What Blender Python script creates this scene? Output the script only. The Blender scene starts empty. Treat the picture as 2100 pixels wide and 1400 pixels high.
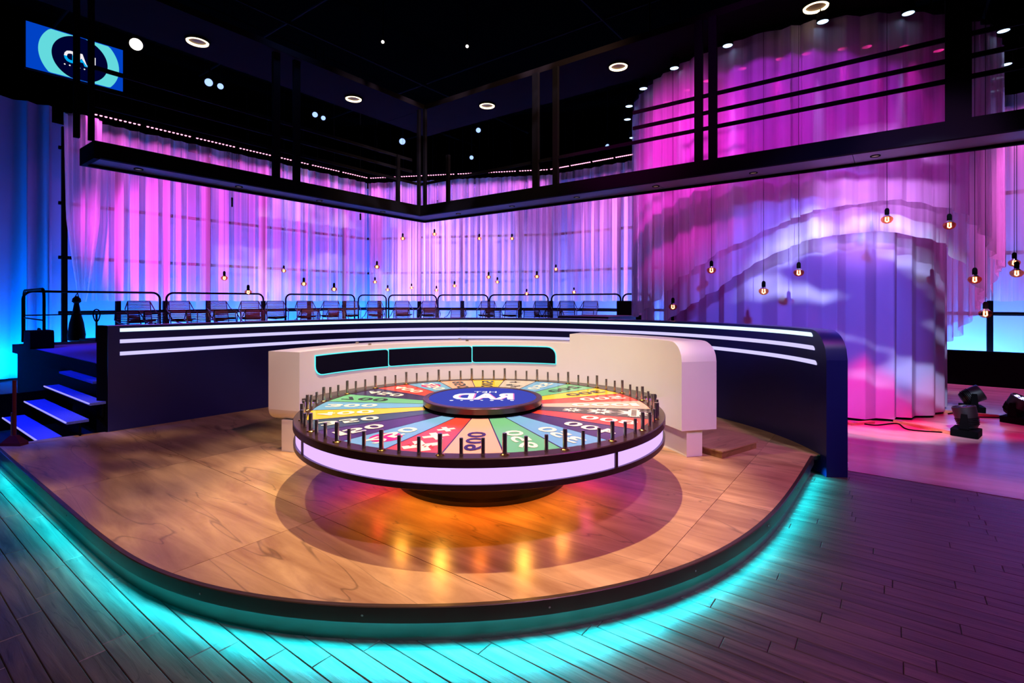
import bpy, math, random
from mathutils import Vector, Matrix
random.seed(7)
scene = bpy.context.scene
COL = scene.collection
R = math.radians
# ------------------------------------------------------------------ camera
EYE = 1.795
HOR = 617.0
cam_d = bpy.data.cameras.new('camera'); cam = bpy.data.objects.new('camera', cam_d); COL.objects.link(cam)
cam.location = (0, 0, EYE); cam.rotation_euler = (R(90), 0, 0)
cam_d.lens = 18.0; cam_d.sensor_width = 36.0; cam_d.sensor_fit = 'HORIZONTAL'
cam_d.shift_y = -(700 - HOR) / 2100.0
cam_d.clip_start = 0.05; cam_d.clip_end = 200
scene.camera = cam
# ------------------------------------------------------------------ view
vs = scene.view_settings
vs.view_transform = 'Standard'; vs.look = 'None'; vs.gamma = 1.0; vs.use_curve_mapping = False
vs.exposure = 0.0
try:
    scene.cycles.use_denoising = True
    scene.cycles.max_bounces = 5
    scene.cycles.diffuse_bounces = 2
    scene.cycles.glossy_bounces = 3
    scene.cycles.transmission_bounces = 6
    scene.cycles.transparent_max_bounces = 12
    scene.cycles.sample_clamp_indirect = 4.0
    scene.cycles.caustics_reflective = False
    scene.cycles.caustics_refractive = False
    scene.cycles.use_light_tree = True
    scene.cycles.use_adaptive_sampling = True
    scene.cycles.adaptive_threshold = 0.02
except Exception:
    pass
world = bpy.data.worlds.new('world'); scene.world = world
world.use_nodes = True
world.node_tree.nodes['Background'].inputs[0].default_value = (0.05, 0.05, 0.12, 1)
world.node_tree.nodes['Background'].inputs[1].default_value = 0.004

# room axes: the whole set is laid out on a grid turned against the camera
CA, SA = 0.8007, 0.5990
def st(s, t, z=0.0):
    return Vector((s * CA + t * SA, -s * SA + t * CA, z))
def to_st(x, y):
    return (x * CA - y * SA, x * SA + y * CA)
ROT = -math.atan2(SA, CA)          # z-rotation that takes local x to the s axis
def pix(px, py, Y):
    return Vector(((px - 1050) / 1050 * Y, Y, EYE - (py - HOR) / 1050 * Y))

def lin(c):
    out = []
    for v in c:
        v = v / 255.0
        out.append(v / 12.92 if v <= 0.04045 else ((v + 0.055) / 1.055) ** 2.4)
    return tuple(out)

# ------------------------------------------------------------------ lights
def aim(o, target):
    d = Vector(target) - o.location
    o.rotation_euler = d.to_track_quat('-Z', 'Y').to_euler()
def spot(name, loc, target, power, color, angle=40, blend=0.5, size=0.05, gobo=None):
    d = bpy.data.lights.new(name, 'SPOT'); o = bpy.data.objects.new(name, d); COL.objects.link(o)
    o.location = loc; aim(o, target)
    d.energy = power; d.color = color; d.spot_size = R(angle); d.spot_blend = blend; d.shadow_soft_size = size
    if gobo:
        d.use_nodes = True
        nt = d.node_tree; em = nt.nodes['Emission']
        tc = nt.nodes.new('ShaderNodeTexCoord'); mp = nt.nodes.new('ShaderNodeMapping')
        mp.inputs['Scale'].default_value = gobo[0]
        mp.inputs['Rotation'].default_value = (0, 0, gobo[3])
        ns = nt.nodes.new('ShaderNodeTexNoise'); ns.inputs['Scale'].default_value = 1.0; ns.inputs['Detail'].default_value = 1.5
        cr = nt.nodes.new('ShaderNodeValToRGB')
        cr.color_ramp.elements[0].position = gobo[1]; cr.color_ramp.elements[1].position = gobo[2]
        nt.links.new(tc.outputs['Normal'], mp.inputs['Vector'])
        nt.links.new(mp.outputs['Vector'], ns.inputs['Vector'])
        nt.links.new(ns.outputs['Fac'], cr.inputs['Fac'])
        nt.links.new(cr.outputs['Color'], em.inputs['Strength'])
    return o
def area(name, loc, target, power, color, sx, sy, roll=None, spread=180):
    d = bpy.data.lights.new(name, 'AREA'); o = bpy.data.objects.new(name, d); COL.objects.link(o)
    d.shape = 'RECTANGLE'; d.size = sx; d.size_y = sy; d.energy = power; d.color = color; d.spread = R(spread)
    o.location = loc
    z = (Vector(loc) - Vector(target)).normalized()
    x = Vector(roll) if roll is not None else Vector((1, 0, 0))
    x = (x - z * x.dot(z)).normalized(); y = z.cross(x)
    m = Matrix((x, y, z)).transposed()
    o.rotation_euler = m.to_euler()
    return o

WC = Vector((-0.27, 4.75, 0))      # wheel centre
PZ = 0.195                          # top of the stage platform
WARM = (1.0, 0.60, 0.22)
PINK = (1.0, 0.12, 0.72)
MAG = (1.0, 0.03, 0.45)
LAV = (0.72, 0.55, 1.0)
BLUE = (0.02, 0.25, 1.0)
# stage key from the grid straight above the wheel, and washes
spot('key_warm', (-0.30, 4.55, 8.3), (-0.27, 4.85, 0.2), 3200, (1.0, 0.77, 0.45), 36, 0.35, 0.06)
spot('key_warm_side', (-3.6, 4.6, 8.2), (-0.6, 4.9, 0.5), 950, (1.0, 0.74, 0.48), 46, 0.5, 0.10)
spot('wash_lavender', (2.6, 0.2, 7.4), (-1.2, 4.2, 0.2), 1050, (1.0, 0.48, 0.90), 52, 0.7, 0.12)
spot('wash_white_desk', (-1.5, -0.5, 7.0), (-0.2, 6.7, 1.0), 1300, (1.0, 0.86, 0.70), 34, 0.6, 0.25)
spot('wash_left_stage', (-3.6, 2.0, 7.6), (-3.6, 5.2, 0.2), 1250, (1.0, 0.72, 0.50), 38, 0.6, 0.10, ((5, 11, 5), 0.42, 0.62, 0.4))
spot('wash_purple_floor', (4.9, 2.0, 7.0), (3.9, 3.5, 0), 1500, (0.55, 0.02, 0.58), 70, 0.8, 0.20)
spot('wash_pink_floor', (8.0, 3.4, 7.0), (6.3, 5.9, 0), 1100, (1.0, 0.36, 0.42), 36, 0.5, 0.08)
spot('wash_navy_end', (4.6, 0.4, 6.4), (2.6, 6.4, 0.9), 1000, (0.72, 0.72, 1.0), 26, 0.7, 0.2)
# column curtain
spot('gobo_column', (1.6, 0.5, 5.7), (5.2, 7.7, 1.1), 8200, (0.56, 0.68, 1.0), 25, 0.5, 0.03, ((5.0, 17, 5.0), 0.50, 0.61, 0.55))
spot('wash_column_lavender', (3.0, 0.8, 4.0), (5.2, 7.4, 3.25), 3000, (0.72, 0.28, 1.0), 17, 0.7, 0.15)
spot('wash_column_blue', (2.3, 0.4, 5.6), (4.5, 7.9, 1.6), 4600, (0.15, 0.13, 1.0), 26, 0.6, 0.2)
spot('wash_column_pink', (1.2, 4.0, 7.9), (4.6, 8.0, 3.8), 1000, (0.62, 0.03, 0.95), 36, 0.7, 0.2)
spot('wash_column_magenta', (-1.8, 5.6, 6.0), (3.2, 9.0, 3.8), 2200, (1.0, 0.03, 0.70), 34, 0.8, 0.2)
spot('wash_column_side', (9.6, 3.6, 5.6), (7.5, 8.6, 2.9), 1700, (1.0, 0.16, 0.78), 28, 0.7, 0.15)
spot('red_column_foot', st(-0.1, 7.2, 3.3), (5.3, 7.35, 0.0), 1700, (1.0, 0.0, 0.09), 26, 0.5, 0.05)
spot('red_column_foot_b', st(1.6, 7.2, 3.3), (6.6, 7.4, 0.0), 800, (1.0, 0.0, 0.18), 24, 0.6, 0.05)
# cloth backdrop and sheers
CUR_S, CUR_T = -15.29, 14.45
area('cyc_left', st(-15.62, 6.0, 0.12), st(-16.2, 6.0, 1.5), 1650, (0.0, 0.20, 1.0), 13, 0.15, st(0, 1, 0))
area('cyc_corner', Vector((-2.35, 18.7, 0.12)), Vector((-2.2, 19.3, 1.5)), 820, (0.03, 0.22, 1.0), 6.5, 0.15, (1, -0.19, 0))
area('cyc_right', st(-3, 14.9, 0.12), st(-3, 15.5, 1.5), 1050, (0.08, 0.28, 1.0), 10, 0.15, st(1, 0, 0))
area('cyc_right_b', st(4, 14.9, 0.12), st(4, 15.5, 1.5), 230, (0.20, 0.40, 1.0), 6, 0.15, st(1, 0, 0))
area('pink_left', st(-14.9, 7.6, 6.15), st(-15.3, 7.6, 2.8), 120, PINK, 8, 0.12, st(0, 1, 0), 100)
area('pink_corner', Vector((-2.0, 17.6, 6.15)), Vector((-1.9, 18.0, 2.8)), 110, (1.0, 0.2, 0.9), 6.4, 0.12, (1, -0.19, 0), 100)
area('pink_right', st(-4.5, 14.1, 6.15), st(-4.5, 14.5, 2.8), 160, (1.0, 0.16, 0.8), 9, 0.12, st(1, 0, 0), 100)
area('pink_right_b', st(4.0, 14.1, 6.15), st(4.0, 14.5, 2.8), 150, (1.0, 0.16, 0.7), 5, 0.12, st(1, 0, 0), 100)
spot('gobo_back', (1.0, 5.0, 7.6), (-4.6, 17.3, 1.8), 9500, (0.88, 0.64, 1.0), 44, 0.7, 0.04, ((13, 13, 13), 0.44, 0.62, 0.2))
spot('graze_left', st(-12.6, 1.2, 4.6), st(-15.3, 8.8, 2.2), 3300, (1.0, 0.07, 0.76), 58, 0.6, 0.1)
spot('graze_corner', st(-13.4, 8.0, 5.2), (-1.8, 18.0, 2.4), 3600, (1.0, 0.40, 0.98), 60, 0.9, 0.1)
spot('graze_right', st(-9.6, 12.3, 5.2), st(-4.5, 14.4, 2.6), 2000, (1.0, 0.26, 0.92), 80, 0.9, 0.1)
spot('graze_far_right', st(1.6, 13.2, 5.2), st(4.5, 14.4, 2.4), 220, (1.0, 0.2, 0.7), 90, 0.9, 0.1)
# stairs and landing
spot('stairs_blue', (-7.9, 4.2, 6.4), (-7.0, 7.2, 0.7), 4400, (0.0, 0.04, 1.0), 48, 0.6, 0.1)
spot('rows_blue', (-3.5, 8.0, 7.2), (-6.0, 11.0, 1.0), 600, (0.15, 0.25, 1.0), 60, 0.7, 0.2)
spot('rows_warm', (2.0, 6.0, 7.6), (-3.0, 13.0, 1.2), 3200, (1.0, 0.55, 0.4), 50, 0.7, 0.2)

# ------------------------------------------------------------------ materials
MATS = {}
def mat(name, rgb, rough=0.5, metal=0.0, emit=None, strength=0.0, spec=0.5, noise=0.0, scale=(8, 8, 8), rough_var=0.0, bump=0.0):
    if name in MATS: return MATS[name]
    m = bpy.data.materials.new(name); m.use_nodes = True
    nt = m.node_tree; b = nt.nodes['Principled BSDF']
    c = lin(rgb)
    b.inputs['Base Color'].default_value = (*c, 1); b.inputs['Roughness'].default_value = rough
    b.inputs['Metallic'].default_value = metal; b.inputs['Specular IOR Level'].default_value = spec
    if emit is not None:
        b.inputs['Emission Color'].default_value = (*emit, 1); b.inputs['Emission Strength'].default_value = strength
    if noise or bump:
        tc = nt.nodes.new('ShaderNodeTexCoord'); mp = nt.nodes.new('ShaderNodeMapping'); mp.inputs['Scale'].default_value = scale
        ns = nt.nodes.new('ShaderNodeTexNoise'); ns.inputs['Scale'].default_value = 1.0; ns.inputs['Detail'].default_value = 5
        nt.links.new(tc.outputs['Object'], mp.inputs['Vector']); nt.links.new(mp.outputs['Vector'], ns.inputs['Vector'])
        if noise:
            cr = nt.nodes.new('ShaderNodeValToRGB')
            cr.color_ramp.elements[0].position = 0.3; cr.color_ramp.elements[1].position = 0.7
            cr.color_ramp.elements[0].color = (*[v * (1 - noise) for v in c], 1)
            cr.color_ramp.elements[1].color = (*[min(1, v * (1 + noise)) for v in c], 1)
            nt.links.new(ns.outputs['Fac'], cr.inputs['Fac']); nt.links.new(cr.outputs['Color'], b.inputs['Base Color'])
        if bump:
            bp = nt.nodes.new('ShaderNodeBump'); bp.inputs['Strength'].default_value = bump; bp.inputs['Distance'].default_value = 0.01
            nt.links.new(ns.outputs['Fac'], bp.inputs['Height']); nt.links.new(bp.outputs['Normal'], b.inputs['Normal'])
    MATS[name] = m
    return m
def glow(name, color, strength):
    if name in MATS: return MATS[name]
    m = bpy.data.materials.new(name); m.use_nodes = True; nt = m.node_tree
    nt.nodes.remove(nt.nodes['Principled BSDF'])
    e = nt.nodes.new('ShaderNodeEmission'); e.inputs[0].default_value = (*color, 1); e.inputs[1].default_value = strength
    nt.links.new(e.outputs[0], nt.nodes['Material Output'].inputs['Surface'])
    MATS[name] = m; return m
def sheer(name, rgb, opacity, translucent=0.45):
    m = bpy.data.materials.new(name); m.use_nodes = True; nt = m.node_tree
    nt.nodes.remove(nt.nodes['Principled BSDF'])
    d = nt.nodes.new('ShaderNodeBsdfDiffuse'); t = nt.nodes.new('ShaderNodeBsdfTranslucent'); tr = nt.nodes.new('ShaderNodeBsdfTransparent')
    c = (*lin(rgb), 1)
    d.inputs[0].default_value = c; t.inputs[0].default_value = c
    m1 = nt.nodes.new('ShaderNodeMixShader'); m1.inputs[0].default_value = translucent
    m2 = nt.nodes.new('ShaderNodeMixShader')
    tc = nt.nodes.new('ShaderNodeTexCoord'); mp = nt.nodes.new('ShaderNodeMapping'); mp.inputs['Scale'].default_value = (5.5, 5.5, 0.06)
    ns = nt.nodes.new('ShaderNodeTexNoise'); ns.inputs['Scale'].default_value = 1.0; ns.inputs['Detail'].default_value = 3
    mr = nt.nodes.new('ShaderNodeMapRange'); mr.inputs[1].default_value = 0.36; mr.inputs[2].default_value = 0.64; mr.inputs[3].default_value = opacity - 0.24; mr.inputs[4].default_value = opacity + 0.24
    nt.links.new(tc.outputs['Object'], mp.inputs['Vector']); nt.links.new(mp.outputs['Vector'], ns.inputs['Vector'])
    nt.links.new(ns.outputs['Fac'], mr.inputs[0]); nt.links.new(mr.outputs[0], m2.inputs[0])
    nt.links.new(d.outputs[0], m1.inputs[1]); nt.links.new(t.outputs[0], m1.inputs[2])
    nt.links.new(tr.outputs[0], m2.inputs[1]); nt.links.new(m1.outputs[0], m2.inputs[2])
    nt.links.new(m2.outputs[0], nt.nodes['Material Output'].inputs['Surface'])
    return m
def glass(name, rgb, opacity, rough=0.05):
    m = bpy.data.materials.new(name); m.use_nodes = True; nt = m.node_tree
    nt.nodes.remove(nt.nodes['Principled BSDF'])
    g = nt.nodes.new('ShaderNodeBsdfGlossy'); g.inputs['Roughness'].default_value = rough; g.inputs[0].default_value = (*lin(rgb), 1)
    tr = nt.nodes.new('ShaderNodeBsdfTransparent'); tr.inputs[0].default_value = (*lin(rgb), 1)
    mx = nt.nodes.new('ShaderNodeMixShader'); mx.inputs[0].default_value = opacity
    nt.links.new(tr.outputs[0], mx.inputs[1]); nt.links.new(g.outputs[0], mx.inputs[2])
    nt.links.new(mx.outputs[0], nt.nodes['Material Output'].inputs['Surface'])
    return m
def wood(name, dark, light, stretch, rough=0.35, veins=0.25, bump=0.15, random_tone=0.35, contrast=(0.3, 0.72)):
    m = bpy.data.materials.new(name); m.use_nodes = True; nt = m.node_tree; b = nt.nodes['Principled BSDF']
    tc = nt.nodes.new('ShaderNodeTexCoord'); oi = nt.nodes.new('ShaderNodeObjectInfo')
    off = nt.nodes.new('ShaderNodeVectorMath'); off.operation = 'MULTIPLY_ADD'
    cmb = nt.nodes.new('ShaderNodeCombineXYZ')
    mul = nt.nodes.new('ShaderNodeMath'); mul.operation = 'MULTIPLY'; mul.inputs[1].default_value = 37.0
    nt.links.new(oi.outputs['Random'], mul.inputs[0])
    for i in range(3): nt.links.new(mul.outputs[0], cmb.inputs[i])
    mp = nt.nodes.new('ShaderNodeMapping'); mp.inputs['Scale'].default_value = stretch
    add = nt.nodes.new('ShaderNodeVectorMath'); add.operation = 'ADD'
    nt.links.new(tc.outputs['Object'], mp.inputs['Vector'])
    nt.links.new(mp.outputs['Vector'], add.inputs[0]); nt.links.new(cmb.outputs[0], add.inputs[1])
    n1 = nt.nodes.new('ShaderNodeTexNoise'); n1.inputs['Scale'].default_value = 1.0; n1.inputs['Detail'].default_value = 8; n1.inputs['Roughness'].default_value = 0.62
    n1.inputs['Distortion'].default_value = 0.6
    nt.links.new(add.outputs[0], n1.inputs['Vector'])
    cr = nt.nodes.new('ShaderNodeValToRGB')
    cr.color_ramp.elements[0].position = contrast[0]; cr.color_ramp.elements[1].position = contrast[1]
    cr.color_ramp.elements[0].color = (*lin(dark), 1); cr.color_ramp.elements[1].color = (*lin(light), 1)
    nt.links.new(n1.outputs['Fac'], cr.inputs['Fac'])
    # thin dark cracks
    n2 = nt.nodes.new('ShaderNodeTexNoise'); n2.inputs['Scale'].default_value = 0.35; n2.inputs['Detail'].default_value = 3; n2.inputs['Distortion'].default_value = 1.2
    nt.links.new(add.outputs[0], n2.inputs['Vector'])
    cr2 = nt.nodes.new('ShaderNodeValToRGB')
    e = cr2.color_ramp.elements; e[0].position = 0.492; e[0].color = (1, 1, 1, 1); e[1].position = 0.508; e[1].color = (1, 1, 1, 1)
    k = cr2.color_ramp.elements.new(0.5); k.color = (1 - veins,) * 3 + (1,)
    nt.links.new(n2.outputs['Fac'], cr2.inputs['Fac'])
    mx = nt.nodes.new('ShaderNodeMixRGB'); mx.blend_type = 'MULTIPLY'; mx.inputs[0].default_value = 1.0
    nt.links.new(cr.outputs['Color'], mx.inputs[1]); nt.links.new(cr2.outputs['Color'], mx.inputs[2])
    mr = nt.nodes.new('ShaderNodeMapRange'); mr.inputs[3].default_value = 1 - random_tone; mr.inputs[4].default_value = 1 + random_tone
    nt.links.new(oi.outputs['Random'], mr.inputs[0])
    mx2 = nt.nodes.new('ShaderNodeVectorMath'); mx2.operation = 'SCALE'
    nt.links.new(mx.outputs[0], mx2.inputs[0]); nt.links.new(mr.outputs[0], mx2.inputs['Scale'])
    nt.links.new(mx2.outputs[0], b.inputs['Base Color'])
    b.inputs['Roughness'].default_value = rough
    bp = nt.nodes.new('ShaderNodeBump'); bp.inputs['Strength'].default_value = bump; bp.inputs['Distance'].default_value = 0.006
    nt.links.new(n1.outputs['Fac'], bp.inputs['Height']); nt.links.new(bp.outputs['Normal'], b.inputs['Normal'])
    MATS[name] = m
    return m

M_BLACK = mat('matte black', (4, 4, 5), 0.9, spec=0.05)
M_BLACKMETAL = mat('black painted steel', (2, 2, 3), 0.8, 0.0, spec=0.05)
M_VOID = mat('black duvetyne', (2, 2, 2), 1.0, spec=0.0)
M_NAVY = mat('navy gloss laminate', (22, 26, 88), 0.32, noise=0.06, scale=(3, 3, 3))
M_WHITE = mat('white satin laminate', (236, 230, 226), 0.38, noise=0.02, scale=(2, 2, 2))
M_RIM = mat('bronze brown lacquer', (74, 52, 50), 0.28, 0.35, noise=0.1, scale=(20, 20, 20))
M_BRONZE = mat('bronze edge band', (66, 46, 38), 0.35, 0.3, noise=0.1, scale=(6, 6, 6))
M_PLINTH = mat('brushed grey plinth', (120, 124, 118), 0.35, 0.5, noise=0.08, scale=(3, 3, 30))
M_STEEL = mat('polished steel', (200, 192, 186), 0.2, 0.9)
M_BRASS = mat('polished brass', (230, 190, 110), 0.2, 1.0)
M_BAND = glow('lavender light panel', (0.58, 0.36, 1.0), 1.5)
M_STRIPE1 = glow('icy led stripe', (0.62, 0.84, 1.0), 1.5)
M_STRIPE2 = glow('lavender led stripe', (0.64, 0.58, 1.0), 1.1)
M_CYAN_TAPE = glow('cyan led tape', (0.0, 0.72, 0.85), 9.0)
M_CYAN_EDGE = glow('cyan screen outline', (0.12, 0.85, 0.90), 1.2)
M_SCREEN_OFF = mat('dark display glass', (4, 3, 26), 0.6, spec=0.1)
M_WOODTOP = wood('stage wood vinyl', (146, 102, 70), (208, 166, 122), (0.9, 5.5, 3), 0.30, 0.45, 0.05, 0.14)
M_PLANK = wood('dark oak plank', (46, 36, 34), (94, 75, 69), (1.5, 22, 6), 0.42, 0.6, 0.35, 0.18)
M_VINYL = wood('pale vinyl floor', (150, 120, 112), (190, 160, 148), (0.8, 4, 3), 0.22, 0.2, 0.02, 0.05)
M_SUB = mat('dark subfloor', (18, 15, 16), 0.8)
M_CYC = mat('backdrop cloth', (140, 165, 208), 0.9, spec=0.1, noise=0.05, scale=(0.6, 0.6, 0.3))
M_SHEER = sheer('sheer voile', (245, 240, 250), 0.50, 0.3)
M_SHEER_COL = sheer('sheer voile layered', (245, 236, 250), 0.56, 0.35)
M_DRAPE = mat('satin drape', (150, 140, 165), 0.55, noise=0.05, scale=(2, 2, 0.5))
M_TREAD = mat('blue carpet tread', (84, 96, 190), 0.85, noise=0.15, scale=(60, 60, 60))
M_NOSING = glow('nosing light', (0.35, 0.32, 1.0), 1.1)

# ------------------------------------------------------------------ mesh builder
class B:
    def __init__(self): self.v = []; self.f = []
    def add(self, vs_, fs_):
        n = len(self.v); self.v += [tuple(p) for p in vs_]; self.f += [tuple(i + n for i in f) for f in fs_]
        return self
    def box(self, x0, x1, y0, y1, z0, z1, M=None):
        vs_ = [Vector((x, y, z)) for z in (z0, z1) for y in (y0, y1) for x in (x0, x1)]
        if M is not None: vs_ = [M @ p for p in vs_]
        return self.add(vs_, [(0, 2, 3, 1), (4, 5, 7, 6), (0, 1, 5, 4), (2, 6, 7, 3), (0, 4, 6, 2), (1, 3, 7, 5)])
    def prism(self, poly, z0, z1):
        n = len(poly)
        vs_ = [(p[0], p[1], z0) for p in poly] + [(p[0], p[1], z1) for p in poly]
        fs_ = [tuple(range(n - 1, -1, -1)), tuple(range(n, 2 * n))] + [(i, (i + 1) % n, n + (i + 1) % n, n + i) for i in range(n)]
        return self.add(vs_, fs_)
    def tube(self, pts, r, n=8, closed=False, cap=True):
        pts = [Vector(p) for p in pts]; m = len(pts); rings = []
        prev = None
        for i, p in enumerate(pts):
            a = pts[i - 1] if (i > 0 or closed) else p
            b = pts[(i + 1) % m] if (i < m - 1 or closed) else p
            d = (b - a).normalized()
            if prev is None:
                up = Vector((0, 0, 1)) if abs(d.z) < 0.9 else Vector((1, 0, 0))
                x = d.cross(up).normalized()
            else:
                x = (prev - d * prev.dot(d)).normalized()
            prev = x; y = d.cross(x)
            rr = r[i] if isinstance(r, (list, tuple)) else r
            rings.append([p + (x * math.cos(2 * math.pi * k / n) + y * math.sin(2 * math.pi * k / n)) * rr for k in range(n)])
        vs_ = [q for ring in rings for q in ring]; fs_ = []
        for i in range(m if closed else m - 1):
            j = (i + 1) % m
            for k in range(n):
                fs_.append((i * n + k, i * n + (k + 1) % n, j * n + (k + 1) % n, j * n + k))
        if cap and not closed:
            fs_.append(tuple(range(n - 1, -1, -1))); fs_.append(tuple((m - 1) * n + k for k in range(n)))
        return self.add(vs_, fs_)
    def lathe(self, prof, n=32, c=(0, 0, 0), a0=0.0, a1=2 * math.pi, closed_prof=False):
        full = abs(a1 - a0 - 2 * math.pi) < 1e-6
        m = n if full else n + 1
        vs_ = []
        for i in range(m):
            a = a0 + (a1 - a0) * i / n
            for (r, z) in prof: vs_.append((c[0] + r * math.cos(a), c[1] + r * math.sin(a), c[2] + z))
        k = len(prof); fs_ = []
        for i in range(n):
            j = (i + 1) % m
            for q in range(k if closed_prof else k - 1):
                q2 = (q + 1) % k
                fs_.append((i * k + q, j * k + q, j * k + q2, i * k + q2))
        if closed_prof and not full:
            fs_.append(tuple(range(k - 1, -1, -1))); fs_.append(tuple(n * k + q for q in range(k)))
        return self.add(vs_, fs_)
    def build(self, name, m, parent=None, smooth=False, loc=None, rotz=0.0):
        me = bpy.data.meshes.new(name); me.from_pydata(self.v, [], self.f); me.update()
        o = bpy.data.objects.new(name, me); COL.objects.link(o)
        if m is not None: me.materials.append(m)
        if loc is not None: o.location = loc
        o.rotation_euler[2] = rotz
        if parent is not None: o.parent = parent
        if smooth:
            for p in me.polygons: p.use_smooth = True
            try: me.set_sharp_from_angle(angle=R(38))
            except Exception: pass
        return o
def tag(o, label=None, cat=None, group=None, kind=None):
    if label: o['label'] = label
    if cat: o['category'] = cat
    if group: o['group'] = group
    if kind: o['kind'] = kind
    return o
def empty(name, loc=(0, 0, 0), rotz=0.0):
    o = bpy.data.objects.new(name, None); COL.objects.link(o); o.location = loc; o.rotation_euler[2] = rotz
    o.empty_display_size = 0.1
    return o
def copy_tree(o, parent=None):
    c = o.copy(); COL.objects.link(c); c.parent = parent
    for ch in list(o.children): copy_tree(ch, c)
    return c
ORD = ['first', 'second', 'third', 'fourth', 'fifth', 'sixth', 'seventh', 'eighth', 'ninth', 'tenth', 'eleventh', 'twelfth', 'thirteenth',
       'fourteenth', 'fifteenth', 'sixteenth', 'seventeenth', 'eighteenth', 'nineteenth', 'twentieth', 'twenty-first', 'twenty-second',
       'twenty-third', 'twenty-fourth', 'twenty-fifth', 'twenty-sixth', 'twenty-seventh', 'twenty-eighth', 'twenty-ninth', 'thirtieth',
       'thirty-first', 'thirty-second', 'thirty-third', 'thirty-fourth', 'thirty-fifth', 'thirty-sixth']
def catmull(P, n=8, closed=False):
    out = []; m = len(P)
    for i in range(m - 1):
        p0 = Vector(P[max(i - 1, 0)]); p1 = Vector(P[i]); p2 = Vector(P[i + 1]); p3 = Vector(P[min(i + 2, m - 1)])
        for k in range(n):
            t = k / n
            out.append(0.5 * ((2 * p1) + (p2 - p0) * t + (2 * p0 - 5 * p1 + 4 * p2 - p3) * t * t + (3 * p1 - p0 - 3 * p2 + p3) * t ** 3))
    out.append(Vector(P[-1])); return out
def smooth_path(P, it=20):
    P = [Vector(p) for p in P]
    for _ in range(it):
        Q = P[:]
        for i in range(1, len(P) - 1): Q[i] = (P[i - 1] + P[i] * 2 + P[i + 1]) / 4
        P = Q
    return P
def resample(P, step):
    P = [Vector(p) for p in P]; L = [0]
    for a, b in zip(P, P[1:]): L.append(L[-1] + (b - a).length)
    n = max(1, round(L[-1] / step)); out = []; j = 0
    for i in range(n + 1):
        d = L[-1] * i / n
        while j < len(P) - 2 and L[j + 1] < d: j += 1
        seg = L[j + 1] - L[j]
        out.append(P[j].lerp(P[j + 1], (d - L[j]) / seg if seg else 0))
    return out
def normals2(P):
    out = []
    for i in range(len(P)):
        a = P[max(i - 1, 0)]; b = P[min(i + 1, len(P) - 1)]; d = (b - a).normalized()
        out.append(Vector((-d.y, d.x)))
    return out
def offset(P, d):
    return [p + n * d for p, n in zip(P, normals2(P))]
def text_mesh(body, size=1.0, thick=0.0, sx=1.0):
    cu = bpy.data.curves.new('lettering', 'FONT'); cu.body = body; cu.size = size; cu.offset = thick; cu.resolution_u = 3; cu.space_character = 1.08
    o = bpy.data.objects.new('lettering', cu); COL.objects.link(o)
    dg = bpy.context.evaluated_depsgraph_get(); dg.update()
    me = bpy.data.meshes.new_from_object(o.evaluated_get(dg))
    v = [Vector(p.co) for p in me.vertices]; f = [tuple(p.vertices) for p in me.polygons]
    bpy.data.objects.remove(o); bpy.data.curves.remove(cu); bpy.data.meshes.remove(me)
    x0 = min(p.x for p in v); x1 = max(p.x for p in v); y0 = min(p.y for p in v); y1 = max(p.y for p in v)
    return [((p.x - x0) / (x1 - x0), (p.y - y0) / (y1 - y0)) for p in v], f, (x1 - x0) / (y1 - y0)

# ================================================================== SETTING
# floor of dark oak planks on a subfloor, pale vinyl beyond the seam
fl = B().box(-30, 30, -8, 30, -0.06, -0.022).build('floor', M_SUB)
tag(fl, 'dark plank floor around the stage', None, None, 'structure')
SEAM = 6.46
W_PL = 0.112
plank_meshes = {}
def plank_mesh(L):
    L = round(L, 1)
    if L not in plank_meshes:
        b = B(); g = 0.0012; w = W_PL / 2 - g; l = L / 2 - g; bv = 0.003
        vs_ = [(-l, -w, -0.02), (l, -w, -0.02), (l, w, -0.02), (-l, w, -0.02),
               (-l, -w, -bv), (l, -w, -bv), (l, w, -bv), (-l, w, -bv),
               (-l + bv, -w + bv, 0), (l - bv, -w + bv, 0), (l - bv, w - bv, 0), (-l + bv, w - bv, 0)]
        fs_ = [(8, 9, 10, 11)] + [(4 + i, 4 + (i + 1) % 4, 8 + (i + 1) % 4, 8 + i) for i in range(4)] + [(i, (i + 1) % 4, 4 + (i + 1) % 4, 4 + i) for i in range(4)]
        b.add(vs_, fs_)
        me = bpy.data.meshes.new('plank'); me.from_pydata(b.v, [], b.f); me.update(); me.materials.append(M_PLANK)
        plank_meshes[L] = me
    return plank_meshes[L]
rp = random.Random(3)
t = SEAM - W_PL / 2
n_pl = 0
while t > -0.35:
    # visible span of this row, with a margin
    lo = -1.65 if t > 3.2 else (-2.6 if t > 1.9 else -7.2)
    hi = min(0.144 * t + 1.3, (CA * t - 1.5) / SA)
    if t > 1.25 and t <= 1.9: lo = -4.2
    if t <= 1.25: lo = max(-7.94 * t - 1.4, -9.8)
    s = lo - rp.random() * 1.0
    while s < hi:
        L = rp.choice([0.9, 1.1, 1.2, 1.4])
        o = bpy.data.objects.new('plank', plank_mesh(L)); COL.objects.link(o); o.parent = fl
        o.location = st(s + L / 2, t, rp.uniform(-0.0012, 0.0)); o.rotation_euler[2] = ROT
        n_pl += 1; s += L
    t -= W_PL
fv = B().prism([(-0.75, SEAM + 0.003), (14, SEAM + 0.003), (14, 15.0), (-0.75, 15.0)], -0.02, 0.004).build('floor_back', M_VINYL, None, False, (0, 0, 0), ROT)
tag(fv, 'pale glossy vinyl floor beyond the seam by the column of drapes', None, None, 'structure')
cl = B().box(-30, 30, -8, 30, 8.6, 8.7).build('ceiling', M_VOID); tag(cl, 'black studio ceiling', None, None, 'structure')
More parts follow.
